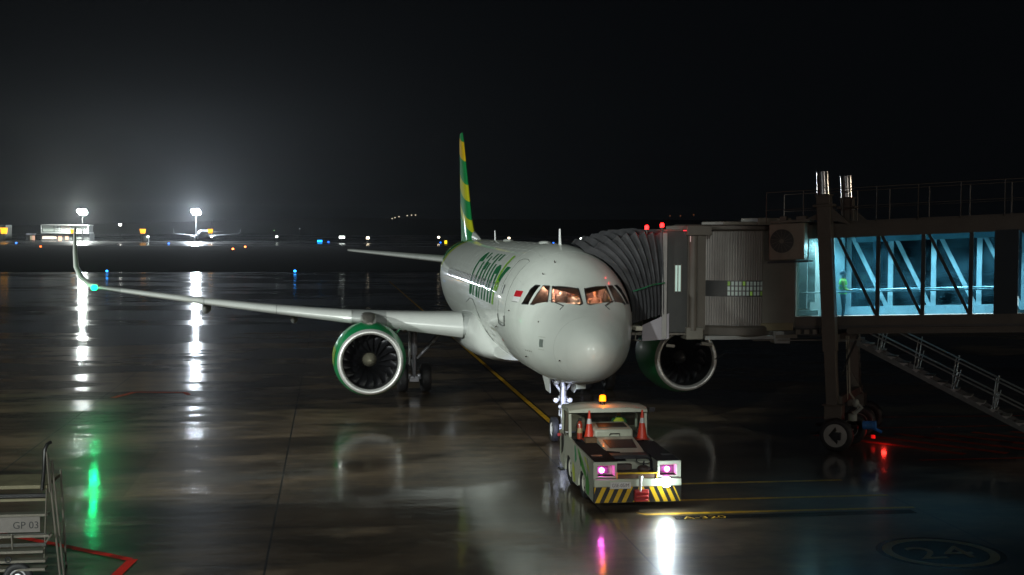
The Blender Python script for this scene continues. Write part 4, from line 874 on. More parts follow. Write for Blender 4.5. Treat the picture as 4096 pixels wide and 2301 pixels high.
g = G(); g.tube([(CX - .05, -2.25, 3.45), (CX - .06, -2.10, 3.42), (CX - .06, -2.08, 3.22), (CX - .05, -2.25, 3.18)], .025, 6); jp(g, 'hook', M_jb2)
g = G(); g.tube([(CX - .1, -3.05, 3.05), (CX - .1, -3.30, 3.02)], .05, 8); jp(g, 'underside_fitting', M_jb); g = G(); g.tube([(CX - .1, -4.15, 3.1), (CX - .1, -4.5, 3.05)], .06, 8); jp(g, 'underside_fitting', M_jb)
g = G(); g.tube([(CX, -4.95, 2.78), (CX, -4.62, 2.60)], .02, 6); jp(g, 'hanging_strut', M_black)
# pleated canopy
g = G(); NP = 18; rings = []
for j in range(NP + 1):
    u = j / NP; xa = 3.92 + .2 * u; xb = 6.45 + .1 * u
    def leg(x, sgn):
        out = []
        for q in range(10):
            v = q / 9; th = 186 - 82 * v if True else 0
            a = surf(x, th, .10); b_ = Vector((x, -3.0, 4.02 + 2.42 * v)); mid = a.lerp(b_, u); mid.z += .20 * math.sin(math.pi * u) * v + .03 * noise.noise(Vector((j * 1.7, v * 3, x))); mid.x += .05 * noise.noise(Vector((j * 1.3, v * 4, x + 9)))
            ridge = .10 if j % 2 else -.07
            mid += Vector((-sgn * ridge * .9, 0, ridge * .7 * v)); out.append(mid)
        return out
    L_ = leg(xa, 1); Rg = leg(xb, -1)[::-1]
    top = []
    for q in range(1, 8):
        p = L_[-1].lerp(Rg[0], q / 8); p.z += .06 * math.sin(math.pi * q / 8) - .02 * math.sin(6 * q + j); top.append(p)
    rings.append(L_ + top + Rg)
g.loft(rings, 0, (False, False), closed=False); cn = jp(g, 'pleated_canopy', mat('canopy_rubber', (.062, .062, .067), .42, 0, .3, 3, bump=.3, dirt=.3), JB, 25)
g = G(); g.tube([Vector((3.86, -1.94, 4.72)), Vector((3.80, -2.2, 4.80)), Vector((3.84, -2.55, 4.92)), Vector((3.92, -2.95, 4.97))], .022, 6); jp(g, 'canopy_strap', mat('strap_green', (.01, .12, .05), .6))
for y, z in ((-2.42, 6.66), (-2.90, 6.73)):
    g = G(); g.tube([(CX, y, 6.36), (CX, y, z - .06)], .03, 8); g.lathe([(z - .10, .07), (z - .06, .07)], (CX, y, 0), (0, 0, 1), 12); rb = jp(g, 'red_beacon', M_jbd)
    g = G(); g.lathe([(z - .06, .06), (z + .03, .062), (z + .065, .04)], (CX, y, 0), (0, 0, 1), 14); jp(g, 'beacon_lens', glow('red_beacon_glow', (1, .012, .012), 9), rb)
    lamp('red_beacon_lamp', 'POINT', (CX - .15, y, z + .1), 5, (1, .03, .02), .05)
g = G(); g.box((CX - .06, -3.68, 6.55), (CX - .02, -3.56, 6.58)); jp(g, 'red_marker', glow('red_marker_glow', (1, .04, .06), 1.2), JB, 0)
# roof railing
for s in (-2.05, -.9, .3, 1.3, 2.5, 3.7, 4.9, 6.1):
    g = G(); g.tube([B(s, WN_ + .1, 6.8 + sl(s)), B(s, WN_ + .1, 7.85 + sl(s))], .016, 6); jp(g, 'railing_post', M_jb)
    g = G(); g.tube([B(s, WF - .1, 6.8 + sl(s)), B(s, WF - .1, 7.85 + sl(s))], .016, 6); jp(g, 'railing_post', M_jb)
for w_ in (WN_ + .1, WF - .1):
    g = G(); g.tube([B(-2.05, w_, 7.85 + sl(-2)), B(6.1, w_, 7.85 + sl(6.1))], .014, 6); g.tube([B(-2.05, w_, 7.3 + sl(-2)), B(6.1, w_, 7.3 + sl(6.1))], .010, 6); jp(g, 'railing', M_jb)
# air conditioner
AC = G(); slab(AC, -1.78, -.70, -.28, .20, 5.74, 6.86); ac = jp(AC, 'air_conditioner', mat('ac_cream', (.30, .28, .23), .5, dirt=.3), JB, 35, .03)
g = G(); g.lathe([(0, .36), (.02, .36), (.025, .33), (.026, .02)], B(-1.38, -.285, 6.26), -NV, 32); jp(g, 'fan_grille', M_jbd, ac, 40)
g = G()
for k in range(14): a = 2 * math.pi * k / 14; c_ = B(-1.38, -.315, 6.26); g.tube([c_ + (TV * math.cos(a) + Vector((0, 0, math.sin(a)))) * .07, c_ + (TV * math.cos(a + .3) + Vector((0, 0, math.sin(a + .3)))) * .34], .006, 4)
g.lathe([(0, .07), (.02, .07)], B(-1.38, -.31, 6.26), -NV, 16); jp(g, 'fan_hub', M_jb2, ac, 0)
g = G(); slab(g, -1.8, -.55, -.34, .28, 5.66, 5.72); g.tube([B(-.62, -.1, 5.7), B(-.62, -.1, 6.3)], .02, 6); jp(g, 'bracket', M_dmetal, ac, 0)
g = G(); slab(g, -1.75, -.55, -.2, .3, 6.88, 6.96); slab(g, -1.5, -1.3, -.1, .1, 6.96, 7.08); slab(g, -1.0, -.7, -.1, .2, 6.96, 7.06); jp(g, 'roof_bracket', M_jb2, JB, 35, .01)
# lift columns
LEAN = Vector((.031, 0, 0))
def colpt(s, w, z): return B(s + (.05 + (3.5 - z) * .057), w, z)
for w_ in (0.0, 3.5):
    g = G(); g.beam(colpt(0, w_, 2.94), colpt(0, w_, 7.32), .40, .40, 0, NV); g.beam(colpt(0, w_, 1.25), colpt(0, w_, 3.0), .34, .34, 0, NV); g.beam(colpt(0, w_, 7.30), colpt(0, w_, 7.38), .60, .52, 0, NV); g.beam(colpt(0, w_, 7.38), colpt(0, w_, 7.66), .40, .40, 0, NV); g.beam(colpt(0, w_, 7.62), colpt(0, w_, 7.67), .48, .46, 0, NV)
    lc = jp(g, 'lift_column', M_jb, JB, 35, .012)
    g = G(); a_, b_ = colpt(0, w_, 7.68), colpt(0, w_, 8.36); g.tube([a_, b_], .205, 28); jp(g, 'motor_cover', mat('chrome_cover', (.75, .75, .73), .16, 1, .04, 3), lc, 40)
    g = G(); g.prism([colpt(.2, w_ - .05, 6.9), colpt(.75, w_ - .05, 6.78), colpt(.2, w_ - .05, 7.30)], NV * .1); jp(g, 'gusset', M_jb, lc, 0); g = G(); g.prism([colpt(-.2, w_ - .05, 6.9), colpt(-.6, w_ - .05, 6.9), colpt(-.2, w_ - .05, 7.1)], NV * .1); jp(g, 'gusset', M_jb, lc, 0)
    g = G(); g.obox(colpt(.04, w_, 1.08), TV * .27, NV * .24, Vector((0, 0, .22))); g.obox(colpt(.02, w_, 1.32), TV * .31, NV * .27, Vector((0, 0, .02))); jp(g, 'foot_box', M_jb, lc, 35, .02)
g = G(); slab(g, -.02, .3, .15, 3.4, 3.2, 3.44); jp(g, 'cross_beam', M_jb2); g = G(); g.beam(B(.35, .1, 1.45), B(.35, 3.4, 1.45), .16, .24); jp(g, 'cross_beam', M_jb2)
g = G(); g.beam(B(.48, -.9, .50), B(.48, 3.6, .50), .22, .22); g.beam(B(.48, -.2, .5), B(.3, -.1, .9), .3, .3); g.beam(B(.48, 3.3, .5), B(.3, 3.5, .9), .3, .3); g.tube([B(-.25, -.35, .74), B(1.0, -.35, .74)], .06, 8); g.tube([B(-.42, -.35, .46), B(-.1, -.35, .5)], .05, 8); jp(g, 'bogie', M_dmetal)
for s, w_ in ((.42, -.62), (.52, .95), (.5, 2.6), (.5, 3.9)):
    c_ = B(s, w_, .50) - Vector((6.0, -5.7, 0)); wheel(JB, c_, .50, .34, 'bogie_wheel', mat('bogie_hub', (.30, .31, .30), .5, dirt=.3), NV, .76)
g = G(); g.lathe([(.135, .39), (.145, .385), (.15, .36), (.152, .01)], B(.42, -.62, .50), -NV, 32); jp(g, 'hub_cover', mat('hub_cover', (.42, .43, .41), .5, dirt=.3), JB, 40)
g = G(); c_ = B(.42, -.62 - .158, .50); u_ = TV; v_ = Vector((0, 0, 1))
g.add([c_ + u_ * a + v_ * b for a, b in ((-.20, .0), (.0, .26), (.04, .16), (-.06, .0), (.08, -.16), (.06, -.26))], [(0, 3, 2, 1), (0, 5, 4, 3)]); jp(g, 'wheel_arrow', M_black, JB, 0, fix=False)
g = G(); g.ball(B(.88, -.1, 1.42), .13, 0, 10, (.8, .8, 1.1)); g.tube([B(.92, -.1, 1.42), B(1.05, -.1, 1.30), B(.86, -.1, 1.12), B(.84, -.1, .95)], .06, 8); g.lathe([(0, .13), (.2, .13)], B(.80, -.15, .90), (0, 0, 1), 12); jp(g, 'hydraulic_unit', mat('hydraulic_white', (.32, .36, .33), .4))
g = G(); g.tube([B(1.1, -.1, .78), B(1.48, -.1, .80)], .13, 12); g.tube([B(1.42, -.1, .70), B(1.65, -.1, .60)], .045, 8); jp(g, 'drive_motor', mat('motor_blue', (.05, .22, .65), .35, 0, .3, 6))
g = G(); g.tube([B(.45, .8, 3.36), B(.52, .8, 1.62), B(.78, .8, 1.25), B(.78, .8, 1.1), B(.6, .8, 1.0)], .032, 8); g.tube([B(.38, .8, 3.36), B(.46, .8, 1.4)], .018, 6); jp(g, 'cable_pipe', mat('pipe_pale', (.50, .48, .38), .4))
g = G(); g.tube([B(.82, .4, 3.42), B(.52, .4, 2.7), B(.36, .4, 2.2)], .035, 8); jp(g, 'cable_loop', M_black)
g = G(); g.prism([B(.15, 2.9, 1.65), B(.55, 2.9, 1.35), B(.15, 2.9, 2.05)], NV * .05); jp(g, 'foot_gusset', M_jb2, JB, 0)
g = G(); g.box((-.05, -.05, -.05), (.05, .05, .05)); g.v = [tuple(Vector(v) + B(1.12, 1.5, .20)) for v in g.v]; jp(g, 'red_marker_lamp', glow('red_low_glow', (1, .012, .01), .4), JB)
lamp('red_bogie_lamp', 'POINT', tuple(B(1.45, 1.5, .28)), 3, (1, .03, .02), .08)
# service stairs
g = G(); st = jp((g.beam(B(.3, 3.1, 3.02), B(6.3, 3.1, .12), .05, .16) and g), 'service_stairs', M_steel) if False else None
g = G(); g.beam(B(.3, 2.95, 2.98), B(6.4, 2.95, .03), .05, .17); g.beam(B(.3, 3.75, 2.98), B(6.4, 3.75, .03), .05, .17); g.beam(B(-.3, 2.95, 3.05), B(.4, 2.95, 3.05), .06, .1); g.beam(B(-.3, 3.75, 3.05), B(.4, 3.75, 3.05), .06, .1)
st = jp(g, 'service_stairs', mat('stair_steel', (.16, .18, .18), .4, .5, .2, 5))
for i in range(15):
    s = .6 + .385 * i; z = 2.93 - .186 * i
    g = G(); g.obox(B(s, 3.35, z), TV * .13, NV * .37, Vector((0, 0, .018))); g.add([B(s - .12, 2.915, z + .03), B(s + .12, 2.915, z + .03), B(s + .02, 2.915, z - .07)], [(0, 1, 2)]); jp(g, 'tread', mat('tread_grating', (.42, .44, .43), .4, .4), st, 0, fix=False)
M_rl = mat('stair_rail', (.36, .42, .42), .35, .6)
for w_ in (2.95, 3.75):
    g = G()
    for dz in (.52, 1.0): g.tube([B(.5, w_, 2.98 + dz - .1), B(6.3, w_, .17 + dz)], .028, 6)
    jp(g, 'handrail', M_rl, st)
    for s in (1.0, 2.15, 3.3, 4.5, 5.7):
        z = 2.95 - (s - .6) * .483; g = G(); g.tube([B(s - .08, w_, z - .1), B(s + .06, w_, z + 1.0)], .02, 6); g.tube([B(s - .02, w_, z - .1), B(s + .12, w_, z + .55)], .015, 6); jp(g, 'rail_post', M_rl, st)

HV = mat('hi_vis_lime', (.30, .85, .10), .6); HY = mat('hi_vis_yellow', (.55, .55, .04), .6)
q = B(.20, 1.1, 0)
pp = person('person', 'ground worker in a lime hi-vis vest standing inside the glazed bridge holding papers', (q.x, q.y, 3.72), math.atan2(TV.y, TV.x) - R(90) + R(12), 'hold', HY, M_black, M_black, HV, scale=.93)
g = G(); g.box((-.15, .30, 1.06), (.15, .52, 1.16)); g.build('papers', mat('paper_white', (.8, .85, .88), .6))
pap = bpy.data.objects['papers']; pap.location = pp.location; pap.rotation_euler = pp.rotation_euler; pap.scale = pp.scale
tag(pap, 'bundle of white papers held by the worker in the glazed bridge', 'papers')
# ------------------------------------------------------------------ pushback tug
TG = empty('pushback_tug', (-2.7, .02, 0), 0, 'cream pushback tug with striped yellow and black bumper and lit amber beacon', 'tug')
def tp(g, name, m_, parent=None, smooth=35, bevel=0, **k):
    g.v = [(v[0] + 2.7, v[1] - .02, v[2]) for v in g.v]; return g.build(name, m_, parent or TG, smooth, bevel, **k)
TW = mat('tug_cream', (.46, .475, .385), .35, 0, .05, 2, coat=.3, dirt=.2); TBk = mat('tug_black_tread', (.012, .012, .013), .85, 0, .3, 20, spec=.15)
YL = mat('tug_yellow', (.62, .38, .01), .4, 0, .1, 5, dirt=.25)
TY = .02
def side_outline():
    pts = [(-4.9, .20), (-4.9, 1.14), (-4.05, 1.15), (-2.4, 1.19), (-1.7, 1.24), (-.5, 1.24), (-.5, .42), (-1.1, .30)]
    for k in range(9): a = math.pi * k / 8; pts.append((-1.75 + .50 * math.cos(a), .30 + .46 * math.sin(a)))
    pts += [(-2.3, .20), (-2.95, .20)]
    for k in range(9): a = math.pi * k / 8; pts.append((-3.5 + .46 * math.cos(a), .24 + .44 * math.sin(a)))
    return pts
for s in (1, -1):
    y = TY + 1.05 * s; g = G(); g.prism([(x, y, z) for x, z in side_outline()], (0, -.05 * s, 0)); tp(g, 'side_panel', TW, None, 0)
g = G(); g.box((-4.86, -.98, .30), (-4.1, 1.02, .80)); g.box((-4.1, -.55, .30), (-.6, .6, 1.15)); g.box((-1.55, -.98, .8), (-.55, 1.02, 1.15)); tp(g, 'chassis', M_dmetal, None, 0)
for s in (1, -1):   # front pods with lamp recess
    ya, yb = (TY + 1.0, TY + .49) if s > 0 else (TY - .49, TY - 1.0); y0, y1 = min(ya, yb), max(ya, yb)
    g = G(); g.box((-4.9, y0, 1.06), (-4.3, y1, 1.14)); g.box((-4.9, y0, .76), (-4.3, y1, .80)); g.box((-4.9, y0, .80), (-4.5, y0 + .05, 1.06)); g.box((-4.9, y1 - .05, .80), (-4.5, y1, 1.06)); g.box((-4.62, y0 + .05, .80), (-4.55, y1 - .05, 1.06))
    tp(g, 'lamp_pod', TW, None, 0)
    g = G(); g.prism([(-4.88, y0 - .02, 1.145), (-4.88, y1 + .02, 1.145), (-2.45, y1 + .02, 1.20), (-2.45, y0 - .02, 1.20)], (0, 0, .012)); tp(g, 'fender_top', TBk, None, 0)
    yc = .83 if s > 0 else -.75
    g = G(); g.box((-4.66, yc - .17, .83), (-4.60, yc + .17, .99)); hl = tp(g, 'headlight', mat('lamp_housing', (.10, .05, .10), .4), None, 35, .01)
    g = G(); g.lathe([(0, .055), (.04, .06), (.05, .05)], (-4.66, yc, .91), (-1, 0, 0), 16); tp(g, 'lens', glow('magenta_lamp', (1, .12, .72), 38 if s > 0 else 55), hl)
    lamp('magenta_headlamp', 'POINT', (-4.78, yc, .91), 2.6, (1, .10, .68), .05)
g = G(); g.lathe([(0, .10), (.06, .13), (.08, .13)], (-4.92, -.66, .65), (-1, .15, .12), 20); fl = tp(g, 'work_light', M_dmetal)
g = G(); g.lathe([(.081, .125), (.095, .10), (.105, .02)], (-4.92, -.66, .65), (-1, .15, .12), 20); tp(g, 'lens', glow('white_flood', (.80, .97, 1), 260), fl)
lamp('tug_work_lamp', 'SPOT', (-5.06, -.645, .66), 300, (.78, .96, 1), .06, (-34, 6.5, 6.6), 46, .9)
lamp('tug_work_spill', 'POINT', (-5.20, -.60, .70), 22, (.78, .96, 1), .06)
g = G(); g.box((-5.0, -1.03, .565), (-4.9, 1.07, .75)); tp(g, 'bumper', TW, None, 35, .02)
g = G(); g.box((-5.03, .20, .525), (-5.0, .70, .685)); npl = tp(g, 'number_plate', mat('plate_white', (.55, .52, .5), .5), None, 0, .01)
vs, fs = text_mesh('GSE-05/M', .12); g = G(); g.add([(-5.033, .45 - v.x * .85, .57 + v.y) for v in vs], fs); tp(g, 'plate_lettering', mat('plate_text', (.12, .08, .08), .6), npl, 0, fix=False)
g = G(); g.box((-4.96, -1.03, .19), (-4.9, 1.07, .563)); sb = tp(g, 'striped_board', M_black, None, 0)
g = G(); X_ = -4.964
def par(y0, y1, lean):  # stripe between lower edge y and upper edge y+lean
    g.add([(X_, y0, .195), (X_, y1, .195), (X_, y1 + lean, .56), (X_, y0 + lean, .56)], [(0, 1, 2, 3)])
for k in range(4):
    y = 1.04 - .21 * k; par(y, y - .105, -.17)
g.add([(X_, 1.06, .40), (X_, 1.06, .56), (X_, 1.02, .56)], [(0, 1, 2)])
g.add([(X_, .14, .195), (X_, -.27, .195), (X_, -.12, .56), (X_, -.01, .56)], [(0, 1, 2, 3)])
for k in range(4):
    y = -.42 - .19 * k; y1 = y - .10; par(y, max(y1, -1.02), .17 if k < 4 else 0)
tp(g, 'hazard_stripes', YL, sb, 0, fix=False)
g = G()
for z in (.69, .88): g.box((-4.99, -.46, z - .02), (-4.93, .52, z + .02))
for y in (-.45, .5): g.box((-4.98, y, .69), (-4.93, y + .03, .88))
tp(g, 'yellow_guard', YL, None, 35, .008)
g = G(); g.box((-4.93, -.44, .72), (-4.90, .50, .86)); tp(g, 'brown_panel', mat('brown_board', (.10, .045, .02), .6, 0, .3, 6), None, 0)
g = G(); g.tube([(-5.06, -.02, .44), (-5.06, -.02, .80)], .032, 12); g.lathe([(0, .06), (.05, .06)], (-5.06, -.02, .78), (0, 0, 1), 12); tp(g, 'hitch_pin', M_metal)
g = G()
for z in (.24, .33, .42): g.box((-5.14, -.20, z), (-4.96, .10, z + .045))
g.box((-5.08, -.22, .22), (-4.96, .12, .50)); tp(g, 'tow_hitch', mat('hitch_red', (.35, .02, .02), .35, 0, .2, 6), None, 35, .015)
# hood: low front well, sloping centre, raised rear casing
g = G(); g.prism([(-4.25, TY - .47, .80), (-4.25, TY - .47, 1.02), (-3.5, TY - .47, 1.20), (-2.55, TY - .47, 1.34), (-2.35, TY - .47, 1.34), (-2.35, TY - .47, .8)], (0, .96, 0)); hd = tp(g, 'hood', TW, None, 35, .02)
g = G(); g.prism([(-3.45, TY - .34, 1.214), (-3.45, TY + .34, 1.214), (-2.78, TY + .38, 1.313), (-2.78, TY - .38, 1.313)], (0, 0, .008)); tp(g, 'hood_vent', M_black, hd, 0)
g = G(); g.prism([(-4.22, TY + .10, 1.032), (-4.22, TY + .46, 1.032), (-3.62, TY + .46, 1.178), (-3.7, TY + .15, 1.16)], (0, 0, .006)); tp(g, 'hood_patch', TBk, hd, 0)
g = G(); g.prism([(-2.38, TY - .50, 1.2), (-2.38, TY - .50, 1.50), (-1.75, TY - .46, 1.60), (-1.62, TY - .46, 1.60), (-1.62, TY - .5, 1.2)], (0, 1.0, 0)); cs = tp(g, 'rear_casing', TW, None, 35, .05)
g = G(); g.prism([(-2.20, TY - .38, 1.538), (-2.20, TY + .38, 1.538), (-1.86, TY + .36, 1.592), (-1.86, TY - .36, 1.592)], (0, 0, .01)); tp(g, 'casing_vent', M_black, cs, 0)
g = G(); g.tube([(-2.40, -.12, 1.36), (-2.45, -.11, 1.41), (-2.45, .13, 1.41), (-2.40, .14, 1.36)], .012, 6); tp(g, 'handle', M_black, cs)
for s in (.5, .58):
    g = G(); g.tube([(-2.30, TY + s, 1.18), (-2.15, TY + s - .02, 1.50), (-1.95, TY + s - .04, 1.56), (-1.66, TY + s - .06, 1.58)], .035, 8); tp(g, 'pipe', TW)
g = G(); g.box((-4.78, -.40, .80), (-4.3, .46, .86)); g.box((-4.5, .05, .86), (-4.32, .42, 1.0)); g.ball((-4.55, -.22, .9), .17, 0, 12, (1, 1, .5)); tp(g, 'driver_seat', mat('seat_brown', (.07, .045, .04), .6, 0, .3, 6), None, 35, .02)
g = G(); g.tube([(-4.35, -.26, .9), (-4.42, -.26, 1.06)], .02, 8); g.tube([Vector((-4.42, -.26, 1.08)) + Vector((.05 * math.sin(t), .19 * math.cos(t), .17 * math.sin(t) * .45)) for t in [2 * math.pi * k / 24 for k in range(25)]], .013, 6); tp(g, 'steering_wheel', M_black)
for s in (1, -1):
    y = TY + 1.053 * s
    for x0, z0, x1, z1 in ((-2.62, .22, -2.62, 1.17), (-1.12, .35, -1.12, 1.22), (-4.2, .2, -4.2, 1.12)):
        g = G(); g.tube([(x0, y, z0), (x1, y, z1)], .006, 4); tp(g, 'panel_joint', M_seam, None, 0)
    g = G(); g.box((-1.3, min(y, y + .12 * s), .28), (-.9, max(y, y + .12 * s), .31)); tp(g, 'footstep', M_dmetal)
    g = G(); g.tube([(-1.45, y + .03 * s, 1.22), (-1.45, y + .05 * s, 1.3), (-1.47, y + .04 * s, 1.78)], .012, 6); tp(g, 'grab_rail', M_black)
for s in (1, -1):
    g = G(); g.box((-4.3, TY + .86 * s - .16, 1.17), (-4.1, TY + .86 * s + .1, 1.176)); tp(g, 'grip_plate', M_dmetal)
g = G(); g.tube([(-1.66, -.25, 1.25), (-1.68, -.15, 1.5), (-1.68, .05, 1.72)], .009, 6); tp(g, 'wiper', M_black)
g = G(); g.tube([(-2.3, .40, 1.22), (-2.6, .47, 1.16), (-3.1, .44, 1.17), (-3.6, .50, 1.15)], .018, 6); tp(g, 'hose', M_black)
# cab
g = G(); rr = []
for x, z in ((-1.68, 1.87), (-1.66, 1.95), (-1.55, 2.0), (-.75, 2.0), (-.62, 1.95), (-.60, 1.87)):
    rr.append([(x, TY + y, z if abs(y) < .98 else z - .05) for y in (-1.04, -.98, -.5, 0, .5, .98, 1.04)] + [(x, TY + y, 1.84) for y in (1.04, .5, 0, -.5, -1.04)])
g.loft(rr); rf = tp(g, 'cab_roof', TW, None, 50, .02)
for s in (1, -1):
    g = G(); g.beam((-1.68, TY + 1.0 * s, 1.20), (-1.62, TY + 1.0 * s, 1.90), .07, .09, 0, (1, 0, 0)); g.beam((-.62, TY + 1.0 * s, 1.2), (-.64, TY + 1.0 * s, 1.9), .06, .07, 0, (1, 0, 0)); tp(g, 'cab_post', TW, None, 0, .012)
g = G(); g.box((-.66, -.95, 1.2), (-.58, 1.0, 1.34)); g.box((-.62, .3, 1.34), (-.58, 1.0, 1.84)); tp(g, 'cab_rear_panel', mat('cab_rear', (.12, .10, .07), .6), None, 0)
g = G(); g.box((-1.64, TY - .95, 1.24), (-1.63, TY + .95, 1.84)); tp(g, 'windscreen', glass('cab_glass', (.86, .9, .88), .03), None, 0)
g = G(); g.tube([(-1.6, -1.02, 1.93), (-1.62, -1.12, 1.93), (-1.62, -1.2, 1.89)], .012, 6); g.box((-1.64, -1.23, 1.84), (-1.60, -1.09, 1.95)); tp(g, 'mirror', M_dmetal)
g = G(); g.lathe([(2.0, .075), (2.06, .075), (2.07, .085), (2.09, .085)], (-1.3, .09, 0), (0, 0, 1), 16); bc = tp(g, 'beacon', M_dmetal)
g = G(); g.lathe([(2.09, .088), (2.22, .082), (2.245, .06)], (-1.3, .09, 0), (0, 0, 1), 20); tp(g, 'beacon_lens', glow('amber_glow', (1, .21, .002), 4), bc)
lamp('beacon_lamp', 'POINT', (-1.55, .09, 2.17), 5, (1, .22, .02), .05)
for x, r in ((-3.5, .38), (-1.75, .43)):
    for s in (1, -1): wheel(TG, Vector((x + 2.7, (TY + .90 * s) - .02, r)), r, .26, 'wheel', mat('tug_hub', (.5, .5, .42), .5, dirt=.3))
# side graphics
def sidequad(name, m_, pts):
    g = G(); g.add([(x, TY + 1.054, z) for x, z in pts], [tuple(range(len(pts)))]); tp(g, name, m_, None, 0, fix=False)
sidequad('side_graphic', M_green, [(-2.55, 1.15), (-2.72, 1.16), (-2.85, .85), (-2.65, .72)])
sidequad('side_graphic', mat('tug_green', (.06, .30, .03), .4), [(-2.95, 1.15), (-3.15, 1.15), (-3.6, .95), (-4.0, .74), (-4.1, .55), (-3.9, .62), (-3.3, .85)])
sidequad('side_graphic', M_lime, [(-2.35, .72), (-2.62, .55), (-2.72, .25), (-2.45, .22), (-2.28, .45)])
sidequad('side_graphic', mat('tug_green', (.06, .30, .03), .4), [(-4.05, .62), (-4.25, .75), (-4.45, .50), (-4.40, .26), (-4.1, .25), (-4.0, .4)])
sidequad('side_graphic', M_green, [(-3.2, .98), (-3.32, 1.0), (-3.45, .82), (-3.35, .75)])
sidequad('side_graphic', M_lime, [(-3.75, 1.08), (-3.95, 1.10), (-4.35, .95), (-4.5, .8), (-4.3, .85)])
sidequad('door_recess', M_dmetal, [(-.72, 1.18), (-1.05, 1.2), (-1.1, .95), (-.95, .72), (-.72, .62)])
g = G(); g.ball((-.52, TY + 1.08, 1.10), .05); tp(g, 'red_side_lamp', mat('red_lens', (.6, .05, .06), .3), None)
g = G(); g.box((-.5, .15, 1.30), (-.42, .40, 1.42)); wl = tp(g, 'work_light', M_dmetal)
g = G(); g.box((-.42, .17, 1.32), (-.415, .38, 1.40)); tp(g, 'lens', glow('rear_lamp', (.75, .8, 1), 20), wl, 0)
lamp('tug_rear_lamp', 'SPOT', (-.38, .30, 1.36), 1100, (.62, .68, 1), .06, (4.95, .12, .85), 24, .5)
lamp('tug_rear_lamp', 'SPOT', (-.38, .45, .9), 450, (.62, .68, 1), .06, (4.95, .2, .4), 24, .5)
# tow bar
tb = empty('tow_bar', (.0, 0, 0), 0, 'grey tow bar with small wheels joining the tug to the nose wheel', 'tow bar')
g = G(); g.tube([(-.5, 0, .45), (4.75, 0, .40)], .06, 10); g.build('bar', mat('towbar_paint', (.4, .4, .35), .5, dirt=.3), tb)
for s in (1, -1): wheel(tb, (3.2, .22 * s, .17), .17, .09, 'wheel', M_strut)
g = G(); g.tube([(3.2, -.25, .17), (3.2, .25, .17)], .03, 8); g.tube([(3.2, 0, .17), (3.2, 0, .42)], .03, 8); g.build('axle', M_dmetal, tb)

def cone(loc, label):
    e = empty('traffic_cone', loc, 0, label, 'traffic cone', 'traffic cones on the tug')
    g = G(); g.box((-.17, -.17, 0), (.17, .17, .03)); g.build('base', mat('cone_base', (.35, .03, .01), .5), e, bevel=.01)
    g = G(); g.lathe([(.03, .135), (.42, .066)], (0, 0, 0), (0, 0, 1), 24); g.lathe([(.55, .044), (.70, .028), (.75, .022), (.755, .012)], (0, 0, 0), (0, 0, 1), 24); g.build('cone', mat('cone_orange', (.70, .05, .02), .4, 0, .1, 5), e, 50)
    g = G(); g.lathe([(.42, .067), (.55, .045)], (0, 0, 0), (0, 0, 1), 24); g.build('reflective_collar', mat('cone_white', (.6, .6, .6), .4), e, 50)
cone((-2.18, .62, 1.215), 'orange traffic cone with white collar standing beside the wooden block on the tug')
cone((-2.18, -.76, 1.215), 'orange traffic cone with white collar on the fender side nearer the bright white lamp')
g = G(); g.box((-2.62, .30, 1.205), (-2.38, .80, 1.335)); tag(g.build('wooden_block', mat('old_wood', (.13, .07, .03), .7, 0, .4, 5, bump=.3), bevel=.015), 'brown wooden block lying on the tug in front of a cone', 'block')
fe = empty('fire_extinguisher', (-1.95, .82, 1.21), 0, 'red fire extinguisher standing behind a cone on the tug', 'extinguisher')
g = G(); g.lathe([(0, .07), (.38, .07), (.44, .045), (.47, .02)], (0, 0, 0), (0, 0, 1), 18); g.build('cylinder', mat('extinguisher_red', (.35, .04, .015), .3, coat=.4), fe, 50)
g = G(); g.box((-.03, -.05, .47), (.03, .03, .53)); g.tube([(0, .02, .5), (-.05, .09, .42), (-.05, .09, .2)], .012, 6); g.build('valve', M_black, fe)
g = G(); g.lathe([(.16, .072), (.28, .072)], (0, 0, 0), (0, 0, 1), 18, cap=(False, False)); g.build('paper_band', mat('band_tan', (.4, .3, .15), .6), fe)
person('person', 'tug driver in a dark green jacket bent low inside the open cab', (-.95, -.42, .34), R(90), 'sit', mat('green_jacket', (.02, .09, .03), .8), M_black, M_black, HY, scale=.86)
# ------------------------------------------------------------------ access steps at the near left
AS = empty('access_steps', (-9.7, 13.2, 0), 0, 'grey metal access steps marked GP 03 in the near left corner', 'steps')
def ap(g, name, m_, parent=None, smooth=35, bevel=0, **k):
    g.v = [(v[0] + 9.7, v[1] - 13.2, v[2]) for v in g.v]; return g.build(name, m_, parent or AS, smooth, bevel, **k)
AM = mat('steps_steel', (.14, .128, .105), .5, .3, .15, 6, dirt=.3); AY = mat('steps_board', (.14, .125, .072), .6, 0, .25, 4, dirt=.35)
for x, yt, yb, z in ((-9.72, 12.29, 12.08, 2.40), (-9.55, 12.25, 12.05, 2.25), (-8.6, 12.29, 12.20, 1.9), (-9.72, 14.3, 14.5, 2.5), (-8.6, 14.3, 14.4, 1.9)):
    g = G(); g.tube([(x, yt, z), (x, yb, 0)], .020, 8); ap(g, 'leg', AM)
g = G(); g.box((-9.72, 12.30, 1.76), (-8.6, 14.3, 1.83)); ap(g, 'platform', AY, None, 35, .01)
g = G(); g.box((-9.76, 12.31, 1.60), (-9.70, 14.3, 1.68)); ap(g, 'rubber_edge', M_black, None, 35, .015)
g = G(); g.box((-9.74, 12.32, 1.54), (-9.70, 14.3, 1.585)); ap(g, 'edge_strip', AY, None, 0)
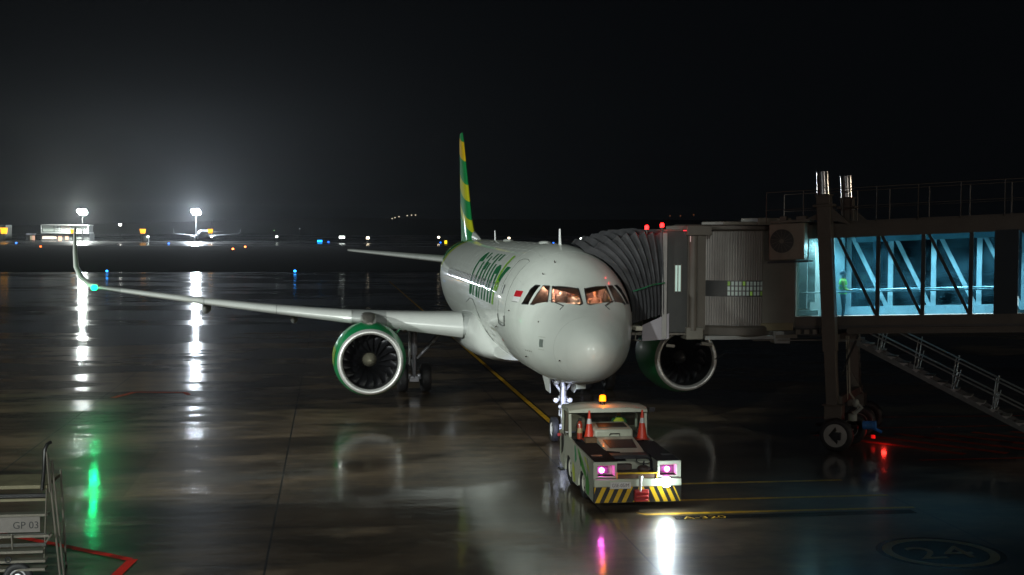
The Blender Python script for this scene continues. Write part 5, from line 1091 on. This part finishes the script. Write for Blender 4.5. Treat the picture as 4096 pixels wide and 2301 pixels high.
g = G(); g.tube([(-9.60, 12.26, 2.60), (-9.68, 12.30, 2.58), (-9.73, 12.335, 2.48), (-9.75, 12.35, 2.1), (-9.76, 12.385, 1.75)], .034, 12); ap(g, 'handrail_grip', mat('grip_rubber', (.012, .012, .012), .35, 0, .3, 20))
g = G(); g.tube([(-9.75, 12.30, 2.45), (-9.75, 12.25, 1.7)], .016, 8); g.tube([(-9.75, 12.31, 1.75), (-9.78, 12.36, .4)], .012, 8); ap(g, 'handrail', AM)
g = G(); g.box((-9.80, 12.42, .98), (-9.77, 14.3, 1.26)); sp = ap(g, 'sign_plate', mat('plate_grey', (.13, .118, .108), .6, 0, .15, 5), None, 0)
vs, fs = text_mesh('GP 03', .185, align='LEFT'); g = G(); g.add([(-9.805, 12.90 - v.x, 1.05 + v.y) for v in vs], fs); ap(g, 'plate_lettering', M_black, sp, 0, fix=False)
for z, x, y0, y1 in ((1.30, -9.74, 12.30, 14.3), (1.0 - .06, -9.86, 12.25, 14.3), (.66, -9.9, 12.35, 14.3), (.50, -9.95, 12.3, 14.3), (.36, -10.0, 12.3, 14.3), (.14, -10.05, 12.15, 14.3)):
    g = G(); g.box((x, y0, z - .03), (x + .22, y1, z)); g.box((x - .004, y0, z - .045), (x + .012, y1, z - .002)); ap(g, 'tread', AM, None, 0)
g = G(); g.box((-9.9, 12.30, .74), (-9.87, 14.3, .80)); g.box((-9.8, 12.3, .90), (-9.78, 14.3, .955)); ap(g, 'dark_brace', mat('brace_dark', (.04, .04, .035), .5), None, 0)
g = G(); g.tube([(-9.85, 12.20, .95), (-9.85, 12.36, .72)], .018, 6); ap(g, 'strut', AM)
g = G(); g.tube([Vector((-9.95, 12.95 + .05 * math.cos(t), .52 + .05 * math.sin(t))) for t in [2 * math.pi * k / 16 for k in range(17)]], .014, 6); ap(g, 'ring_bolt', M_dmetal)
wheel(AS, Vector((-9.95 + 9.7, 12.78 - 13.2, .20)), .26, .14, 'wheel', M_strut, (1, .1, 0))
for y in (13.6, 12.9): g = G(); g.tube([(-9.9, y, .98), (-9.92, y - .02, .7)], .014, 6); ap(g, 'strut', AM)
# faded red mark lying on the wet concrete
g = G(); strip(g, (16.9, 15.5), (18.6, 14.9), .25); strip(g, (18.6, 14.9), (18.3, 12.9), .22); strip(g, (18.3, 12.9), (17.6, 12.7), .2)
tag(g.build('red_paint_mark', M_redw, smooth=0), kind='structure')

# ------------------------------------------------------------------ misty air
hz = bpy.data.materials.new('drizzle_haze'); hz.use_nodes = True; nt = hz.node_tree
for n in list(nt.nodes): nt.nodes.remove(n)
o_ = N(nt, 'ShaderNodeOutputMaterial'); v_ = N(nt, 'ShaderNodeVolumePrincipled')
v_.inputs['Color'].default_value = (.92, .96, 1, 1); v_.inputs['Density'].default_value = HAZE; v_.inputs['Anisotropy'].default_value = .78
link(nt, v_.outputs[0], o_.inputs['Volume'])
g = G(); g.box((-110, -1400, -1), (2900, 1400, 62)); ho = g.build('haze', hz, smooth=0); ho['kind'] = 'stuff'
